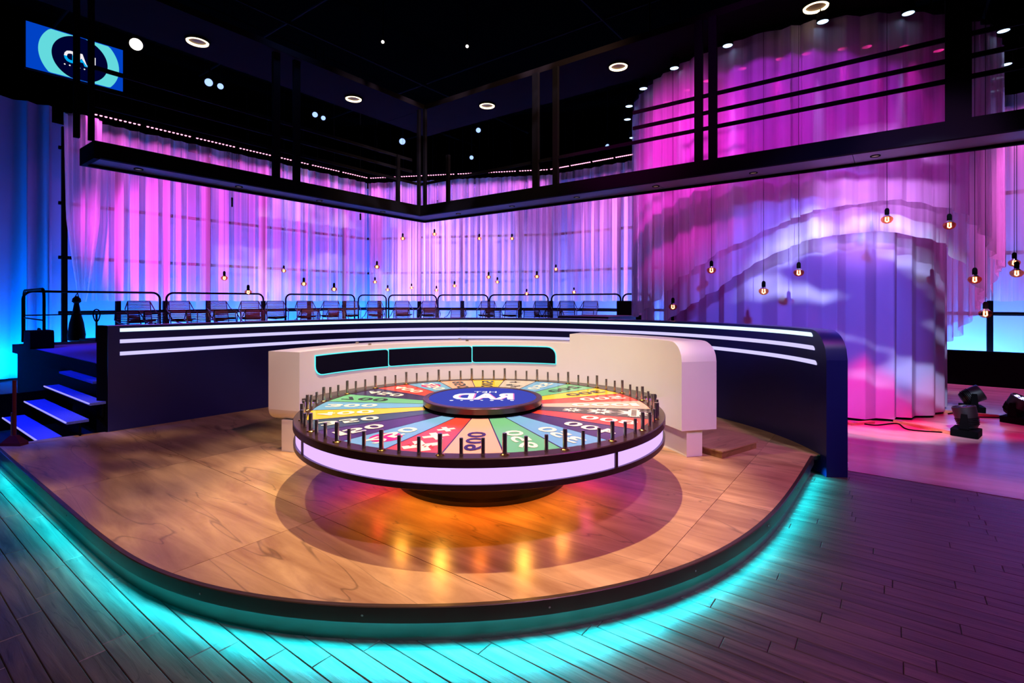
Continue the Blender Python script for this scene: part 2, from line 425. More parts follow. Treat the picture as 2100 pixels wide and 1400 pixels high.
for nm, a in (('wall_left', (-30, -29.9, -8, 30)), ('wall_right', (29.9, 30, -8, 30)), ('wall_back', (-30, 30, 29.9, 30)), ('wall_front', (-30, 30, -8, -7.9))):
    w = B().box(a[0], a[1], a[2], a[3], 0, 8.6).build(nm, M_VOID); tag(w, 'black studio wall', None, None, 'structure')

# ================================================================== STAGE PLATFORM
OUT = [(-7.9, 1.13), (-7.24, 1.13), (-6.08, 1.13), (-5.49, 1.13), (-4.43, 1.13), (-3.75, 1.15), (-3.32, 1.22), (-2.96, 1.33), (-2.62, 1.47), (-2.34, 1.63),
       (-1.99, 1.88), (-1.67, 2.15), (-1.42, 2.43), (-1.20, 2.76), (-1.02, 3.09), (-0.87, 3.55), (-0.77, 4.09), (-0.73, 4.61), (-0.71, 5.24), (-0.70, 6.1)]
outl = resample(smooth_path(resample(catmull(OUT, 6), 0.12), 12), 0.14)
outl = [Vector((p.x, p.y)) for p in outl]
WALLP = [(-7.70, 2.05), (-7.63, 3.0), (-7.58, 4.0), (-7.40, 5.1), (-6.78, 6.3), (-5.5, 7.36), (-4.2, 7.74), (-3.35, 7.78), (-2.5, 7.6), (-1.78, 7.27), (-0.97, 6.70), (-0.56, 6.10)]
wallp = resample(smooth_path(resample(catmull(WALLP, 8), 0.1), 30), 0.12)
wallp = [Vector((p.x, p.y)) for p in wallp]
stage = empty('stage_platform', (0, 0, 0), ROT)
tag(stage, 'raised wooden stage with rounded front edge and cyan light underneath', 'stage')
back = [p.copy() for p in offset(wallp, 0.12)]
poly_top = outl + [Vector((-0.62, 6.2))] + back[::-1][2:-1] + [Vector((-7.72, 2.1)), Vector((-7.9, 1.5))]
def clip(poly, axis, val, keep_greater):
    out = []
    for i in range(len(poly)):
        a, b = poly[i], poly[(i + 1) % len(poly)]
        ia = (a[axis] >= val) == keep_greater; ib = (b[axis] >= val) == keep_greater
        if ia: out.append(a)
        if ia != ib:
            f = (val - a[axis]) / (b[axis] - a[axis]); out.append(a.lerp(b, f))
    return out
B().prism([(p.x, p.y) for p in poly_top], PZ - 0.05, PZ - 0.012).build('deck', M_SUB, stage)
s_cuts = [-9, -5.66, -3.4, -1.15, 0.5]; t_cuts = [0.5, 2.2, 4.3, 6.4, 9]
for i in range(4):
    for j in range(4):
        q = poly_top
        for (ax, val, kg) in ((0, s_cuts[i] + 0.002, True), (0, s_cuts[i + 1] - 0.002, False), (1, t_cuts[j] + 0.002, True), (1, t_cuts[j + 1] - 0.002, False)):
            q = clip(q, ax, val, kg)
            if len(q) < 3: break
        if len(q) < 3: continue
        clean = [q[0]]
        for p in q[1:]:
            if (p - clean[-1]).length > 1e-4: clean.append(p)
        if len(clean) > 2: B().prism([(p.x, p.y) for p in clean], PZ - 0.012, PZ).build('floor_panel', M_WOODTOP, stage)
def ribbon(path, prof):           # sweep a closed profile (offset, z) along a 2-D path
    b = B(); k = len(prof); vs_ = []; N = normals2(path)
    for p, n in zip(path, N):
        for (d, z) in prof: vs_.append((p.x + n.x * d, p.y + n.y * d, z))
    fs_ = []
    for i in range(len(path) - 1):
        for q in range(k):
            q2 = (q + 1) % k; fs_.append((i * k + q, (i + 1) * k + q, (i + 1) * k + q2, i * k + q2))
    fs_.append(tuple(range(k - 1, -1, -1))); fs_.append(tuple((len(path) - 1) * k + q for q in range(k)))
    return b.add(vs_, fs_)
# the outline runs left to right, its normals point to the stage middle: positive = inside
ribbon(outl, [(-0.030, PZ - 0.085), (-0.030, PZ - 0.004), (-0.026, PZ), (0.0, PZ), (0.0, PZ - 0.085)]).build('edge_band', M_BRONZE, stage, True)
pl = resample([p.copy() for p in offset(outl, 0.002)], 0.14)
seg = [pl[0:18], pl[17:34], pl[33:50], pl[49:66], pl[65:]]
for sg in seg:
    if len(sg) > 1: ribbon(sg, [(0.0, 0.0), (0.0, PZ - 0.086), (0.02, PZ - 0.086), (0.02, 0.0)]).build('plinth_panel', M_PLINTH, stage, True)
ribbon(outl, [(-0.020, PZ - 0.086), (-0.016, PZ - 0.091), (-0.004, PZ - 0.091), (-0.004, PZ - 0.086)]).build('led_tape', M_CYAN_TAPE, stage)
led_path = resample(outl, 0.36)      # the tape's own light, thrown down and outward onto the floor
for p_, q_ in zip(led_path, led_path[1:]):
    m_ = (p_ + q_) / 2; d_ = (q_ - p_); n_ = Vector((-d_.y, d_.x)).normalized()
    a_ = st(m_.x - n_.x * 0.016, m_.y - n_.y * 0.016, PZ - 0.093); t2_ = st(m_.x - n_.x * 0.115, m_.y - n_.y * 0.115, 0.0)
    area('led_tape_light', a_, t2_, 3.1, (0.0, 0.74, 0.88), d_.length, 0.006, st(d_.x, d_.y, 0), 84)
for i in range(6, len(outl) - 4, 7):
    p = outl[i]; n = normals2(outl)[i]
    M = Matrix.Translation((p.x - n.x * 0.030, p.y - n.y * 0.030, PZ - 0.045)) @ Matrix.Rotation(math.atan2(n.y, n.x), 4, 'Z') @ Matrix.Rotation(R(90), 4, 'Y')
    b = B().lathe([(0.0001, -0.003), (0.006, -0.003), (0.006, 0.002)], 8); b.v = [tuple(M @ Vector(v)) for v in b.v]
    b.build('screw', M_STEEL, stage)

# ================================================================== CURVED NAVY COUNTER
T_TOP = 1.49
cnt = empty('curved_counter', (0, 0, 0), ROT)
tag(cnt, 'long navy curved counter wall with three glowing stripes behind the desk', 'counter')
L = [0.0]
for a, b_ in zip(wallp, wallp[1:]): L.append(L[-1] + (b_ - a).length)
LT = L[-1]
def top_at(d):                     # rounded shoulder at the far end
    r = 0.30; x = LT - d
    return T_TOP - r + math.sqrt(max(0.0, r * r - (r - x) ** 2)) if x < r else T_TOP
# finer sampling near the end
wp2 = []
dd = []
for i, p in enumerate(wallp[:-1]):
    nsub = 1 if LT - L[i + 1] > 0.32 else 6
    for k in range(nsub):
        wp2.append(p.lerp(wallp[i + 1], k / nsub)); dd.append(L[i] + (L[i + 1] - L[i]) * k / nsub)
wp2.append(wallp[-1]); dd.append(LT)
N2 = normals2(wp2)
vs_ = []; TH = 0.21
for p, n, d in zip(wp2, N2, dd):
    zt = top_at(d); zb = PZ if d < LT - 0.35 else 0.0
    for (o_, z) in ((0, zb), (0, zt), (TH, zt), (TH, 0.0)): vs_.append((p.x + n.x * o_, p.y + n.y * o_, z))
fs_ = []
for i in range(len(wp2) - 1):
    for q in range(4):
        q2 = (q + 1) % 4; fs_.append((i * 4 + q, (i + 1) * 4 + q, (i + 1) * 4 + q2, i * 4 + q2))
fs_ += [(3, 2, 1, 0), tuple((len(wp2) - 1) * 4 + q for q in range(4))]
B().add(vs_, fs_).build('body', M_NAVY, cnt, True)
def stripe(z, h, d0, d1, m, nm='light_stripe'):
    P = [p for p, d in zip(wp2, dd) if d0 <= d <= d1]; N = [n for n, d in zip(N2, dd) if d0 <= d <= d1]; D = [d for d in dd if d0 <= d <= d1]
    v = []; k = 4
    for p, n, d in zip(P, N, D):
        x = d1 - d; hh = h if x > h else h * (0.35 + 0.65 * math.sqrt(max(0, 1 - (1 - x / h) ** 2)))
        for (o_, zz) in ((-0.006, z - h / 2), (-0.006, z - h / 2 + hh), (0.004, z - h / 2 + hh), (0.004, z - h / 2)):
            v.append((p.x + n.x * o_, p.y + n.y * o_, zz))
    f = []
    for i in range(len(P) - 1):
        for q in range(k):
            q2 = (q + 1) % k; f.append((i * k + q, (i + 1) * k + q, (i + 1) * k + q2, i * k + q2))
    f += [(3, 2, 1, 0), tuple((len(P) - 1) * k + q for q in range(k))]
    return B().add(v, f).build(nm, m, cnt)
stripe(EYE - 0.360, 0.044, 0.06, LT - 0.26, M_STRIPE1)
stripe(EYE - 0.500, 0.046, 0.06, LT - 0.22, M_STRIPE2)
stripe(EYE - 0.652, 0.046, 0.06, LT - 0.18, M_STRIPE2)
ribbon(wallp[:2], [(-0.012, PZ), (-0.012, T_TOP + 0.006), (TH + 0.01, T_TOP + 0.006), (TH + 0.01, PZ)])
# black return panel at the open end by the stairs
b = B().prism([(-7.86, 1.98), (-7.70, 2.045), (-7.90, 2.045), (-7.93, 2.0)], 0.0, T_TOP + 0.004); b.build('end_panel', M_BLACK, cnt)

# ================================================================== PRIZE WHEEL
wheel = empty('prize_wheel', (WC.x, WC.y, 0))
tag(wheel, 'large horizontal prize wheel with coloured wedges and steel pegs', 'wheel')
ZT = 0.828; RO = 1.623; RI = 1.515
B().lathe([(0.0001, PZ + 0.001), (0.78, PZ + 0.001), (0.78, PZ + 0.035), (0.74, PZ + 0.05), (0.70, PZ + 0.30), (0.76, PZ + 0.43), (0.0001, PZ + 0.43)], 64).build('pedestal', mat('dark bronze pedestal', (26, 18, 15), 0.3), wheel, True)
B().lathe([(0.0001, 0.632), (1.30, 0.632), (1.56, 0.655), (1.56, ZT - 0.012), (0.0001, ZT - 0.012)], 96).build('drum', M_BLACK, wheel, True)
B().lathe([(RI, ZT - 0.012), (RI, ZT + 0.004), (RO - 0.006, ZT + 0.004), (RO, ZT - 0.002), (RO, ZT - 0.055), (RO - 0.07, ZT - 0.055)], 128).build('rim', M_RIM, wheel, True)
B().lathe([(RO - 0.08, 0.668), (RO - 0.004, 0.668), (RO - 0.004, 0.630), (RO - 0.012, 0.626), (1.28, 0.626)], 128).build('lower_ring', M_RIM, wheel, True)
gaps = [-142.5, -52.5, 37.5, 127.5]
for i, g in enumerate(gaps):
    B().lathe([(RO - 0.05, 0.668), (RO - 0.022, 0.668), (RO - 0.022, ZT - 0.055), (RO - 0.05, ZT - 0.055)], 48, (0, 0, 0), R(g + 0.45), R(g + 89.55), True).build('light_panel', M_BAND, wheel, True)
    M = Matrix.Rotation(R(g), 4, 'Z')
    B().box(RO - 0.06, RO - 0.010, -0.0115, 0.0115, 0.66, ZT - 0.05, M).build('mullion', M_RIM, wheel)
C = dict(peach=(252, 178, 150), green=(108, 190, 142), lblue=(112, 176, 226), navy=(62, 44, 92), red=(238, 74, 62), grey=(78, 70, 72), pink=(248, 186, 168),
         yellow=(250, 200, 40), silver=(205, 196, 184), teal=(42, 76, 88), white=(255, 244, 232), dark=(44, 30, 84), dgrey=(50, 52, 62), mag=(228, 30, 120))
def face_mat(k, rough=0.22): return mat('print ' + k, C[k], rough, 0.0, spec=0.45)
SEC = [('peach', '600', 'dark'), ('green', '950', 'white'), ('lblue', '350', 'white'), ('navy', '400', 'white'), ('red', '800', 'white'), ('grey', '*', 'white'),
       ('pink', '1000', 'white'), ('red', '500', 'white'), ('yellow', '300', 'dgrey'), ('green', '200', 'dgrey'), ('lblue', '550', 'white'), ('silver', '?', 'dgrey'),
       ('yellow', '500', 'dgrey'), ('peach', '850', 'dgrey'), ('lblue', '250', 'white'), ('red', '400', 'white'), ('navy', '450', 'white'), ('green', '700', 'dgrey'),
       ('lblue', '300', 'white'), ('yellow', '400', 'white'), ('teal', '350', 'white'), ('navy', '150', 'white'), ('lblue', '250', 'white'), ('red', 'x', 'white')]
BASE_A = -90 + 0.8
text_cache = {}
def radial(th, r, w, z):           # r outward, w along the rim
    er = Vector((math.cos(th), math.sin(th))); et = Vector((-math.sin(th), math.cos(th)))
    p = er * r + et * w
    return (p.x, p.y, z)
def flat_poly(pts, th, z, name, m, parent):
    vs_ = [radial(th, r, w, z) for (r, w) in pts]; vs2 = [radial(th, r, w, z - 0.0012) for (r, w) in pts]
    n = len(pts)
    return B().add(vs_ + vs2, [tuple(range(n))] + [(i, (i + 1) % n, n + (i + 1) % n, n + i) for i in range(n)]).build(name, m, parent)
def star(r0, r1, n, cr, cw, sx=1.0):
    out = []
    for i in range(2 * n):
        a = math.pi * i / n; rr = (r1 if i % 2 == 0 else r0) * (1.0 if i % 4 else 1.15)
        out.append((cr + rr * math.cos(a) * sx, cw + rr * math.sin(a)))
    return out
def cross(cr, cw, L_, w, rot=45):
    pts = [(w, w), (w, L_), (-w, L_), (-w, w), (-L_, w), (-L_, -w), (-w, -w), (-w, -L_), (w, -L_), (w, -w), (L_, -w), (L_, w)]
    c, s_ = math.cos(R(rot)), math.sin(R(rot))
    return [(cr + x * c - y * s_, cw + x * s_ + y * c) for x, y in pts]
for i, (colr, txt, tcol) in enumerate(SEC):
    th = R(BASE_A + 15 * i); h = R(7.5); rs = [0.42, RI]
    pts = [(0.42, a) for a in (-h, h)] ; ring = []
    a_list = [-h + 0.0022, -h / 2, 0, h / 2, h - 0.0022]
    vs_ = [(0.42 * math.cos(th + a * 0.99), 0.42 * math.sin(th + a * 0.99)) for a in a_list] + [(RI * math.cos(th + a), RI * math.sin(th + a)) for a in reversed(a_list)]
    wd = B().prism(vs_, ZT - 0.012, ZT).build('wedge', face_mat(colr), wheel)
    z = ZT + 0.0016
    if txt.isdigit():
        hgt = 0.135; ln = 0.47 if len(txt) == 3 else 0.62; r0 = 1.445
        if i in (14, 22):
            n = 28; flat_poly([(1.28 + 0.125 * math.cos(2 * math.pi * k / n), 0.11 * math.sin(2 * math.pi * k / n)) for k in range(n)], th, z, 'pink_disc', face_mat('mag'), wd)
        ws = [0.42 if ch_ == '1' else 1.0 for ch_ in txt]; gap = 0.10; unit = ln / (sum(ws) + gap * (len(ws) - 1)) if len(txt) == 4 else ln / (len(ws) + gap * (len(ws) - 1)); x_ = 0.0
        for ch_, w_ in zip(txt, ws):
            if ch_ not in text_cache: text_cache[ch_] = text_mesh(ch_, 1.0, 0.022)
            v, f, asp = text_cache[ch_]
            B().add([radial(th, r0 - x_ - gx * w_ * unit, (gy - 0.5) * hgt, z + 0.0012) for gx, gy in v], f).build('digit', face_mat(tcol, 0.25), wd)
            x_ += (w_ + gap) * unit
    elif txt == '*':
        for (cr, rr) in ((1.36, 0.125), (1.08, 0.105), (0.83, 0.075)):
            flat_poly(star(rr * 0.55, rr, 10, cr, 0, 1.15), th, z, 'starburst', face_mat('white', 0.25), wd)
            if cr < 1.3: flat_poly(star(rr * 0.24, rr * 0.4, 8, cr, 0), th, z + 0.0014, 'star_centre', face_mat('grey'), wd)
        flat_poly([(1.395, -0.15), (1.395, 0.15), (1.33, 0.15), (1.33, -0.15)], th, z + 0.0016, 'banner', face_mat('white', 0.25), wd)
        for k in range(9): flat_poly([(1.385, -0.125 + k * 0.028), (1.385, -0.109 + k * 0.028), (1.342, -0.109 + k * 0.028), (1.342, -0.125 + k * 0.028)], th, z + 0.003, 'banner_mark', face_mat('grey'), wd)
    elif txt == 'x':
        for (cr, LL, w) in ((1.37, 0.125, 0.034), (1.12, 0.095, 0.027), (0.92, 0.068, 0.020)):
            flat_poly(cross(cr, 0, LL, w, 38), th, z, 'cross', face_mat('white', 0.25), wd)
        for k in range(8):
            flat_poly([(1.372 + 0.03 * (k % 2), -0.10 + k * 0.026), (1.372 + 0.03 * (k % 2), -0.088 + k * 0.026), (1.345 + 0.03 * (k % 2), -0.088 + k * 0.026), (1.345 + 0.03 * (k % 2), -0.10 + k * 0.026)], th, z + 0.0015, 'cross_mark', face_mat('red'), wd)
    else:
        rr_ = random.Random(5)
        for k in range(7):
            cr = rr_.uniform(0.75, 1.42); cw = rr_.uniform(-0.09, 0.09) * cr / 1.4; q = rr_.uniform(0.03, 0.07)
            flat_poly(star(q * 0.5, q, 5, cr, cw), th, z, 'blot', face_mat('grey'), wd)
    # dark divider line
    tb = th - h
    flat_poly([(0.46, -0.0035), (RI, -0.0055), (RI, 0.0055), (0.46, 0.0035)], tb, ZT + 0.0012, 'divider', face_mat('dark'), wd)
RP = 1.553
small = None; big = None
for i in range(72):
    a = R(BASE_A - 7.5 + 5 * i); p = (RP * math.cos(a), RP * math.sin(a), ZT + 0.003)
    if i % 3 == 0:
        if big is None:
            big = B().lathe([(0.015, 0), (0.015, 0.130), (0.013, 0.136), (0.0001, 0.136)], 12).build('peg', M_STEEL, wheel, True, p)
            B().lathe([(0.030, 0), (0.030, 0.004), (0.024, 0.009), (0.0125, 0.009)], 16).build('collar', M_BRASS, big, True)
        else:
            o = copy_tree(big, wheel); o.location = p
    else:
        rr = RP + 0.006; p = (rr * math.cos(a), rr * math.sin(a), ZT + 0.003)
        if small is None:
            small = B().lathe([(0.0125, 0), (0.0125, 0.108), (0.011, 0.112), (0.0001, 0.112)], 10).build('peg', M_STEEL, wheel, True, p)
        else:
            o = small.copy(); COL.objects.link(o); o.parent = wheel; o.location = p
# raised hub with the mirrored show logo
B().lathe([(0.54, ZT), (0.545, ZT + 0.012), (0.52, ZT + 0.022)], 64).build('hub_foot', M_BLACKMETAL, wheel, True)
hub = B().lathe([(0.47, ZT + 0.01), (0.50, ZT + 0.025), (0.545, ZT + 0.03), (0.55, ZT + 0.075), (0.545, ZT + 0.082), (0.50, ZT + 0.084), (0.495, ZT + 0.078), (0.0001, ZT + 0.078)], 72).build('hub', M_RIM, wheel, True)
ZH = ZT + 0.0795
disp = B().lathe([(0.495, ZH - 0.002), (0.493, ZH), (0.0001, ZH)], 64).build('hub_display', glow('hub screen blue', (0.06, 0.075, 0.50), 1.0), wheel)
tag(disp, 'round blue screen with mirrored white lettering')
def logo_piece(txt, x0, x1, y0, y1, z, m, thick, parent, skew=0.0):
    v, f, asp = text_mesh(txt, 1.0, thick)
    vv = [(x0 + (1 - gx) * (x1 - x0) + skew * (gy), y0 + gy * (y1 - y0), z) for gx, gy in v]
    return B().add(vv, f).build('lettering', m, parent)
GW = glow('logo white', (1.0, 0.98, 1.0), 1.15); GP = glow('logo pink', (1.0, 0.25, 0.65), 1.0)
logo_piece('RAD', -0.262, 0.292, -0.145, 0.165, ZH + 0.0012, GP, 0.045, disp)
logo_piece('RAD', -0.280, 0.280, -0.145, 0.165, ZH + 0.0024, GW, 0.045, disp)
logo_piece('HET', -0.10, 0.12, 0.195, 0.275, ZH + 0.0016, GW, 0.01, disp)
for k in range(7):
    B().lathe([(0.013 if k % 2 else 0.018, 0), (0.0001, 0.001)], 12, (-0.27 + k * 0.09, -0.185 + 0.006 * (k % 2), ZH + 0.002)).build('dot', GW, disp)

# under-wheel lamps (warm), hung from the drum
for k, (ad, tr_, pw, col) in enumerate([(-128, 1.12, 20, (1, 0.38, 0.04)), (-106, 1.22, 24, (1, 0.42, 0.05)), (-88, 0.98, 20, (1, 0.20, 0.01)), (-68, 1.22, 24, (1, 0.40, 0.05)), (-46, 1.05, 22, (1, 0.34, 0.05)), (-152, 1.05, 16, (1, 0.06, 0.02)), (-18, 1.05, 14, (1, 0.05, 0.30))]):
    a = R(ad); x, y = math.cos(a), math.sin(a)
    lp = B().lathe([(0.0001, 0.0), (0.03, 0.0), (0.035, 0.05), (0.0001, 0.05)], 12, (x * 0.96, y * 0.96, 0.581)).build('under_lamp', M_BLACK, wheel)
    spot('under_wheel_lamp', (WC.x + x * 0.96, WC.y + y * 0.96, 0.575), (WC.x + x * tr_, WC.y + y * tr_, PZ), pw * 0.6, col, 150, 0.8, 0.03)

# ================================================================== CONTESTANT DESK
desk = empty('contestant_desk', (WC.x, WC.y, 0))
tag(desk, 'white C-shaped contestant desk with three dark screens around the wheel', 'desk')
RD0, RD1 = 2.05, 2.45
A_L, A_R = 162.6, 13.0
ZD0, ZD1, ZD2 = 0.50, 1.258, 1.372
def ang_on(px, rad, far=True):
    k = (px - 1050) / 1050.0
    a = 1 + k * k; b_ = -2 * (k * WC.x + WC.y); c = WC.x ** 2 + WC.y ** 2 - rad ** 2
    dsc = math.sqrt(max(0, b_ * b_ - 4 * a * c)); Y = (-b_ + (dsc if far else -dsc)) / (2 * a)
    return math.degrees(math.atan2(Y - WC.y, k * Y - WC.x)), Y
a_step = ang_on(1172, RD0)[0]
def desk_section(a_from, a_to, ztop, zbot, name, n, round_end=None):
    v = []; f = []
    angs = [a_from + (a_to - a_from) * i / n for i in range(n + 1)]
    if round_end: angs = sorted(set(angs + [a_to + (a_from - a_to) * 0 + d for d in (0.3, 0.8, 1.5, 2.4, 3.4, 4.6, 6.0)]), reverse=True) if round_end == 'R' else angs
    for a in angs:
        zt, zb = ztop, zbot
        arc = abs(a - a_to) * math.pi / 180 * RD0
        if round_end == 'R':
            r = 0.20
            if arc < r: zt = ztop - r + math.sqrt(max(0, r * r - (r - arc) ** 2))
        for (rr, z) in ((RD0, zb), (RD0, zt), (RD1, zt), (RD1, zb)):
            v.append((rr * math.cos(R(a)), rr * math.sin(R(a)), z))
    for i in range(len(angs) - 1):
        for q in range(4):
            q2 = (q + 1) % 4; f.append((i * 4 + q, i * 4 + q2, (i + 1) * 4 + q2, (i + 1) * 4 + q))
    f += [(0, 1, 2, 3), tuple((len(angs) - 1) * 4 + q for q in (3, 2, 1, 0))]
    return B().add(v, f).build(name, M_WHITE, desk, True)
desk_section(a_step + 0.7, A_R, ZD2, ZD0 - 0.03, 'raised_body', 24, 'R')
# low section with rounded foot at the open end
v = []; f = []; angs = [A_L - d for d in (0, 0.25, 0.7, 1.4, 2.3, 3.4)] + [A_L - 5 - (A_L - 5 - a_step) * i / 40 for i in range(41)]
for a in angs:
    arc = (A_L - a) * math.pi / 180 * RD0; r = 0.12
    zb = ZD0 + 0.02
    if arc < r: zb += r - math.sqrt(max(0, r * r - (r - arc) ** 2))
    for (rr, z) in ((RD0, zb), (RD0, ZD1), (RD1, ZD1), (RD1, zb)): v.append((rr * math.cos(R(a)), rr * math.sin(R(a)), z))
for i in range(len(angs) - 1):
    for q in range(4):
        q2 = (q + 1) % 4; f.append((i * 4 + q, i * 4 + q2, (i + 1) * 4 + q2, (i + 1) * 4 + q))
f += [(0, 1, 2, 3), tuple((len(angs) - 1) * 4 + q for q in (3, 2, 1, 0))]
B().add(v, f).build('low_body', M_WHITE, desk, True)
B().lathe([(2.12, PZ + 0.001), (2.12, 0.53), (2.30, 0.53), (2.30, PZ + 0.001)], 60, (0, 0, 0), R(A_R + 0.6), R(A_L - 0.6), True).build('leg_plinth', M_WHITE, desk, True)
B().lathe([(1.83, 0.735), (1.83, 0.765), (RD0 + 0.01, 0.765), (RD0 + 0.01, 0.735)], 70, (0, 0, 0), R(25), R(A_L - 1.0), True).build('shelf', mat('grey brown shelf', (70, 62, 58), 0.4), desk, True)
B().lathe([(1.90, 0.722), (1.90, 0.732), (1.94, 0.732), (1.94, 0.722)], 60, (0, 0, 0), R(26), R(A_L - 2), True).build('under_shelf_light', glow('violet led tape', (0.45, 0.08, 1.0), 9.0), desk)
# screens with glowing outline; each is a bent rounded panel on the inner face
def bent(pts, rad, name, m, parent):
    return B().add([(rad * math.cos(R(a)), rad * math.sin(R(a)), z) for a, z in pts], [tuple(range(len(pts)))]).build(name, m, parent)
def round_rect(a0, a1, z0, z1, rr):  # rr: radii in metres for corners (a0,z0),(a1,z0),(a1,z1),(a0,z1); angles in degrees
    k = 180 / math.pi / RD0; pts = []
    def corner(ca, cz, sa, sz, r, start):
        if r <= 0: pts.append((ca, cz)); return
        for i in range(7):
            t_ = math.pi / 2 * i / 6
            if start: dx, dz = r * (1 - math.sin(t_)), r * (1 - math.cos(t_))
            else: dx, dz = r * (1 - math.cos(t_)), r * (1 - math.sin(t_))
            pts.append((ca + sa * dx * k, cz + sz * dz))
    corner(a0, z0, 1, 1, rr[0], False); 
    m_ = 8
    for i in range(1, m_): pts.append((a0 + (a1 - a0) * (0.06 + 0.88 * i / m_), z0))
    corner(a1, z0, -1, 1, rr[1], True)
    corner(a1, z1, -1, -1, rr[2], False)
    for i in range(1, m_): pts.append((a1 + (a0 - a1) * (0.06 + 0.88 * i / m_), z1))
    corner(a0, z1, 1, -1, rr[3], True)
    return pts
def bent_grid(a0, a1, z0, z1, rr, rad, name, m, parent, n=28):
    # columns between lower and upper boundary, rounded corners
    k = math.pi / 180 * RD0; W = abs(a1 - a0) * k; v = []; f = []
    xs = sorted(set([W * i / n for i in range(n + 1)] + [W * 0.004, W * 0.012, W * 0.03, W * 0.97, W * 0.988, W * 0.996]))
    for x in xs:
        lo, hi = z0, z1
        for (r, side, bot) in ((rr[0], 0, 1), (rr[1], 1, 1), (rr[2], 1, 0), (rr[3], 0, 0)):
            xx = x if side == 0 else W - x
            if r > 0 and xx < r:
                dz = r - math.sqrt(max(0, r * r - (r - xx) ** 2))
                if bot: lo = max(lo, z0 + dz)
                else: hi = min(hi, z1 - dz)
        a = R(a0 + (a1 - a0) * x / W)
        for rd in (rad, rad + 0.012):
            v += [(rd * math.cos(a), rd * math.sin(a), lo), (rd * math.cos(a), rd * math.sin(a), hi)]
    for i in range(len(xs) - 1):
        q = i * 4
        f += [(q, q + 4, q + 5, q + 1), (q + 1, q + 5, q + 7, q + 3), (q, q + 2, q + 6, q + 4)]
    f += [(0, 1, 3, 2), (len(xs) * 4 - 4, len(xs) * 4 - 2, len(xs) * 4 - 1, len(xs) * 4 - 3)]
    return B().add(v, f).build(name, m, parent)
cuts = [ang_on(p, RD0)[0] for p in (645, 796, 968, 1141)]
rads = [(0.10, 0.0, 0.035, 0.0), (0.03, 0.0, 0.03, 0.0), (0.03, 0.0, 0.11, 0.0)]
for i in range(3):
    a0, a1 = cuts[i], cuts[i + 1]
    oz0, oz1 = 0.975, 1.205
    e = 0.010 * 180 / math.pi / RD0
    fr = bent_grid(a0, a1, oz0, oz1, [r + 0.01 if r else 0 for r in rads[i]], RD0 - 0.008, 'screen', M_CYAN_EDGE, desk)
    bent_grid(a0 - (e if i == 0 else e * 0.6), a1 + (e if i == 2 else e * 0.6), oz0 + 0.012, oz1 - 0.012, rads[i], RD0 - 0.014, 'display_glass', M_SCREEN_OFF, fr)
# clear acrylic dividers standing on the desk
M_ACR = glass('clear acrylic', (251, 251, 253), 0.025, 0.02)
for (px, w0, w1, zh, lab) in ((745, 2.10, 2.42, 1.55, 'tall clear acrylic divider on the desk, nearer the white end block'), (950, 2.10, 2.40, 0.55, 'shorter clear acrylic divider standing on the middle of the desk')):
    a, Y = ang_on(px, 2.25)
    er = Vector((math.cos(R(a)), math.sin(R(a)))); et = Vector((-er.y, er.x))
    if px > 900: d = (er + et * 0.25).normalized()
    else: d = er
    n = Vector((-d.y, d.x))
    o = empty('acrylic_divider', (WC.x + er.x * 2.25, WC.y + er.y * 2.25, ZD1 + 0.001), math.atan2(d.y, d.x))
    tag(o, lab, 'divider', 'acrylic dividers on the desk')
    B().box(-0.16, 0.16, -0.004, 0.004, 0, zh).build('pane', M_ACR, o)
    B().box(-0.165, -0.155, -0.02, 0.02, 0, 0.02).box(0.155, 0.165, -0.02, 0.02, 0, 0.02).build('clamp', M_STEEL, o)
# small wooden step behind the desk's open end
def st_box(name, s0, s1, t0, t1, z0, z1, m, parent=None):
    c = st((s0 + s1) / 2, (t0 + t1) / 2, 0)
    return B().box(-(s1 - s0) / 2, (s1 - s0) / 2, -(t1 - t0) / 2, (t1 - t0) / 2, z0, z1).build(name, m, parent, False, c, ROT)
c = pix(1440, 905, 5.75)
stp = empty('wooden_step', (c.x, c.y, PZ), R(35))
tag(stp, 'low wooden step board behind the rounded desk end', 'step')
B().box(-0.32, 0.32, -0.45, 0.45, 0.0, 0.062).build('core', wood('step wood', (130, 88, 50), (176, 126, 78), (2, 9, 3), 0.4), stp)
B().box(-0.33, 0.33, -0.46, 0.46, 0.062, 0.075).build('top_board', M_WOODTOP, stp)

# ================================================================== AUDIENCE RISER, STAIRS
riser = empty('audience_riser', (0, 0, 0), ROT)
tag(riser, 'black tiered audience riser behind the navy counter', 'riser')
Apt = Vector(to_st(-5.206, 18.56)); Bpt = Vector(to_st(1.304, 17.32))
def chamfer_line(off):              # wall polyline offset toward the room by off, in s,t
    A2 = Apt; B2 = Bpt; d = (B2 - A2).normalized(); n = Vector((d.y, -d.x))
    if n.dot(Vector((-3, 4)) - A2) < 0: n = -n
    p = A2 + n * off
    sl = CUR_S + off; tr = CUR_T + 0.2 - off
    ka = (sl - p.x) / d.x; kb = (tr - p.y) / d.y
    return p + d * ka, p + d * kb
a1, b1 = chamfer_line(0.55); a2, b2 = chamfer_line(2.35); a3, b3 = chamfer_line(3.8)
def deck(poly, z0, z1, nm, m):
    return B().prism([(p[0], p[1]) for p in poly], z0, z1).build(nm, m, riser)
deck([(a1.x, 3.4), (a2.x, 3.4), a2, b2, (-5.2, b2.y), (-5.2, b1.y), b1, a1], 0.0, 0.95, 'rear_tier', M_BLACK)
deck([(a2.x + 0.002, 3.4), (a3.x, 3.4), a3, b3, (-7.35, b3.y), (-7.35, b2.y - 0.002), (b2.x, b2.y - 0.002), (a2.x + 0.002, a2.y)], 0.0, 0.75, 'front_tier', M_BLACK)
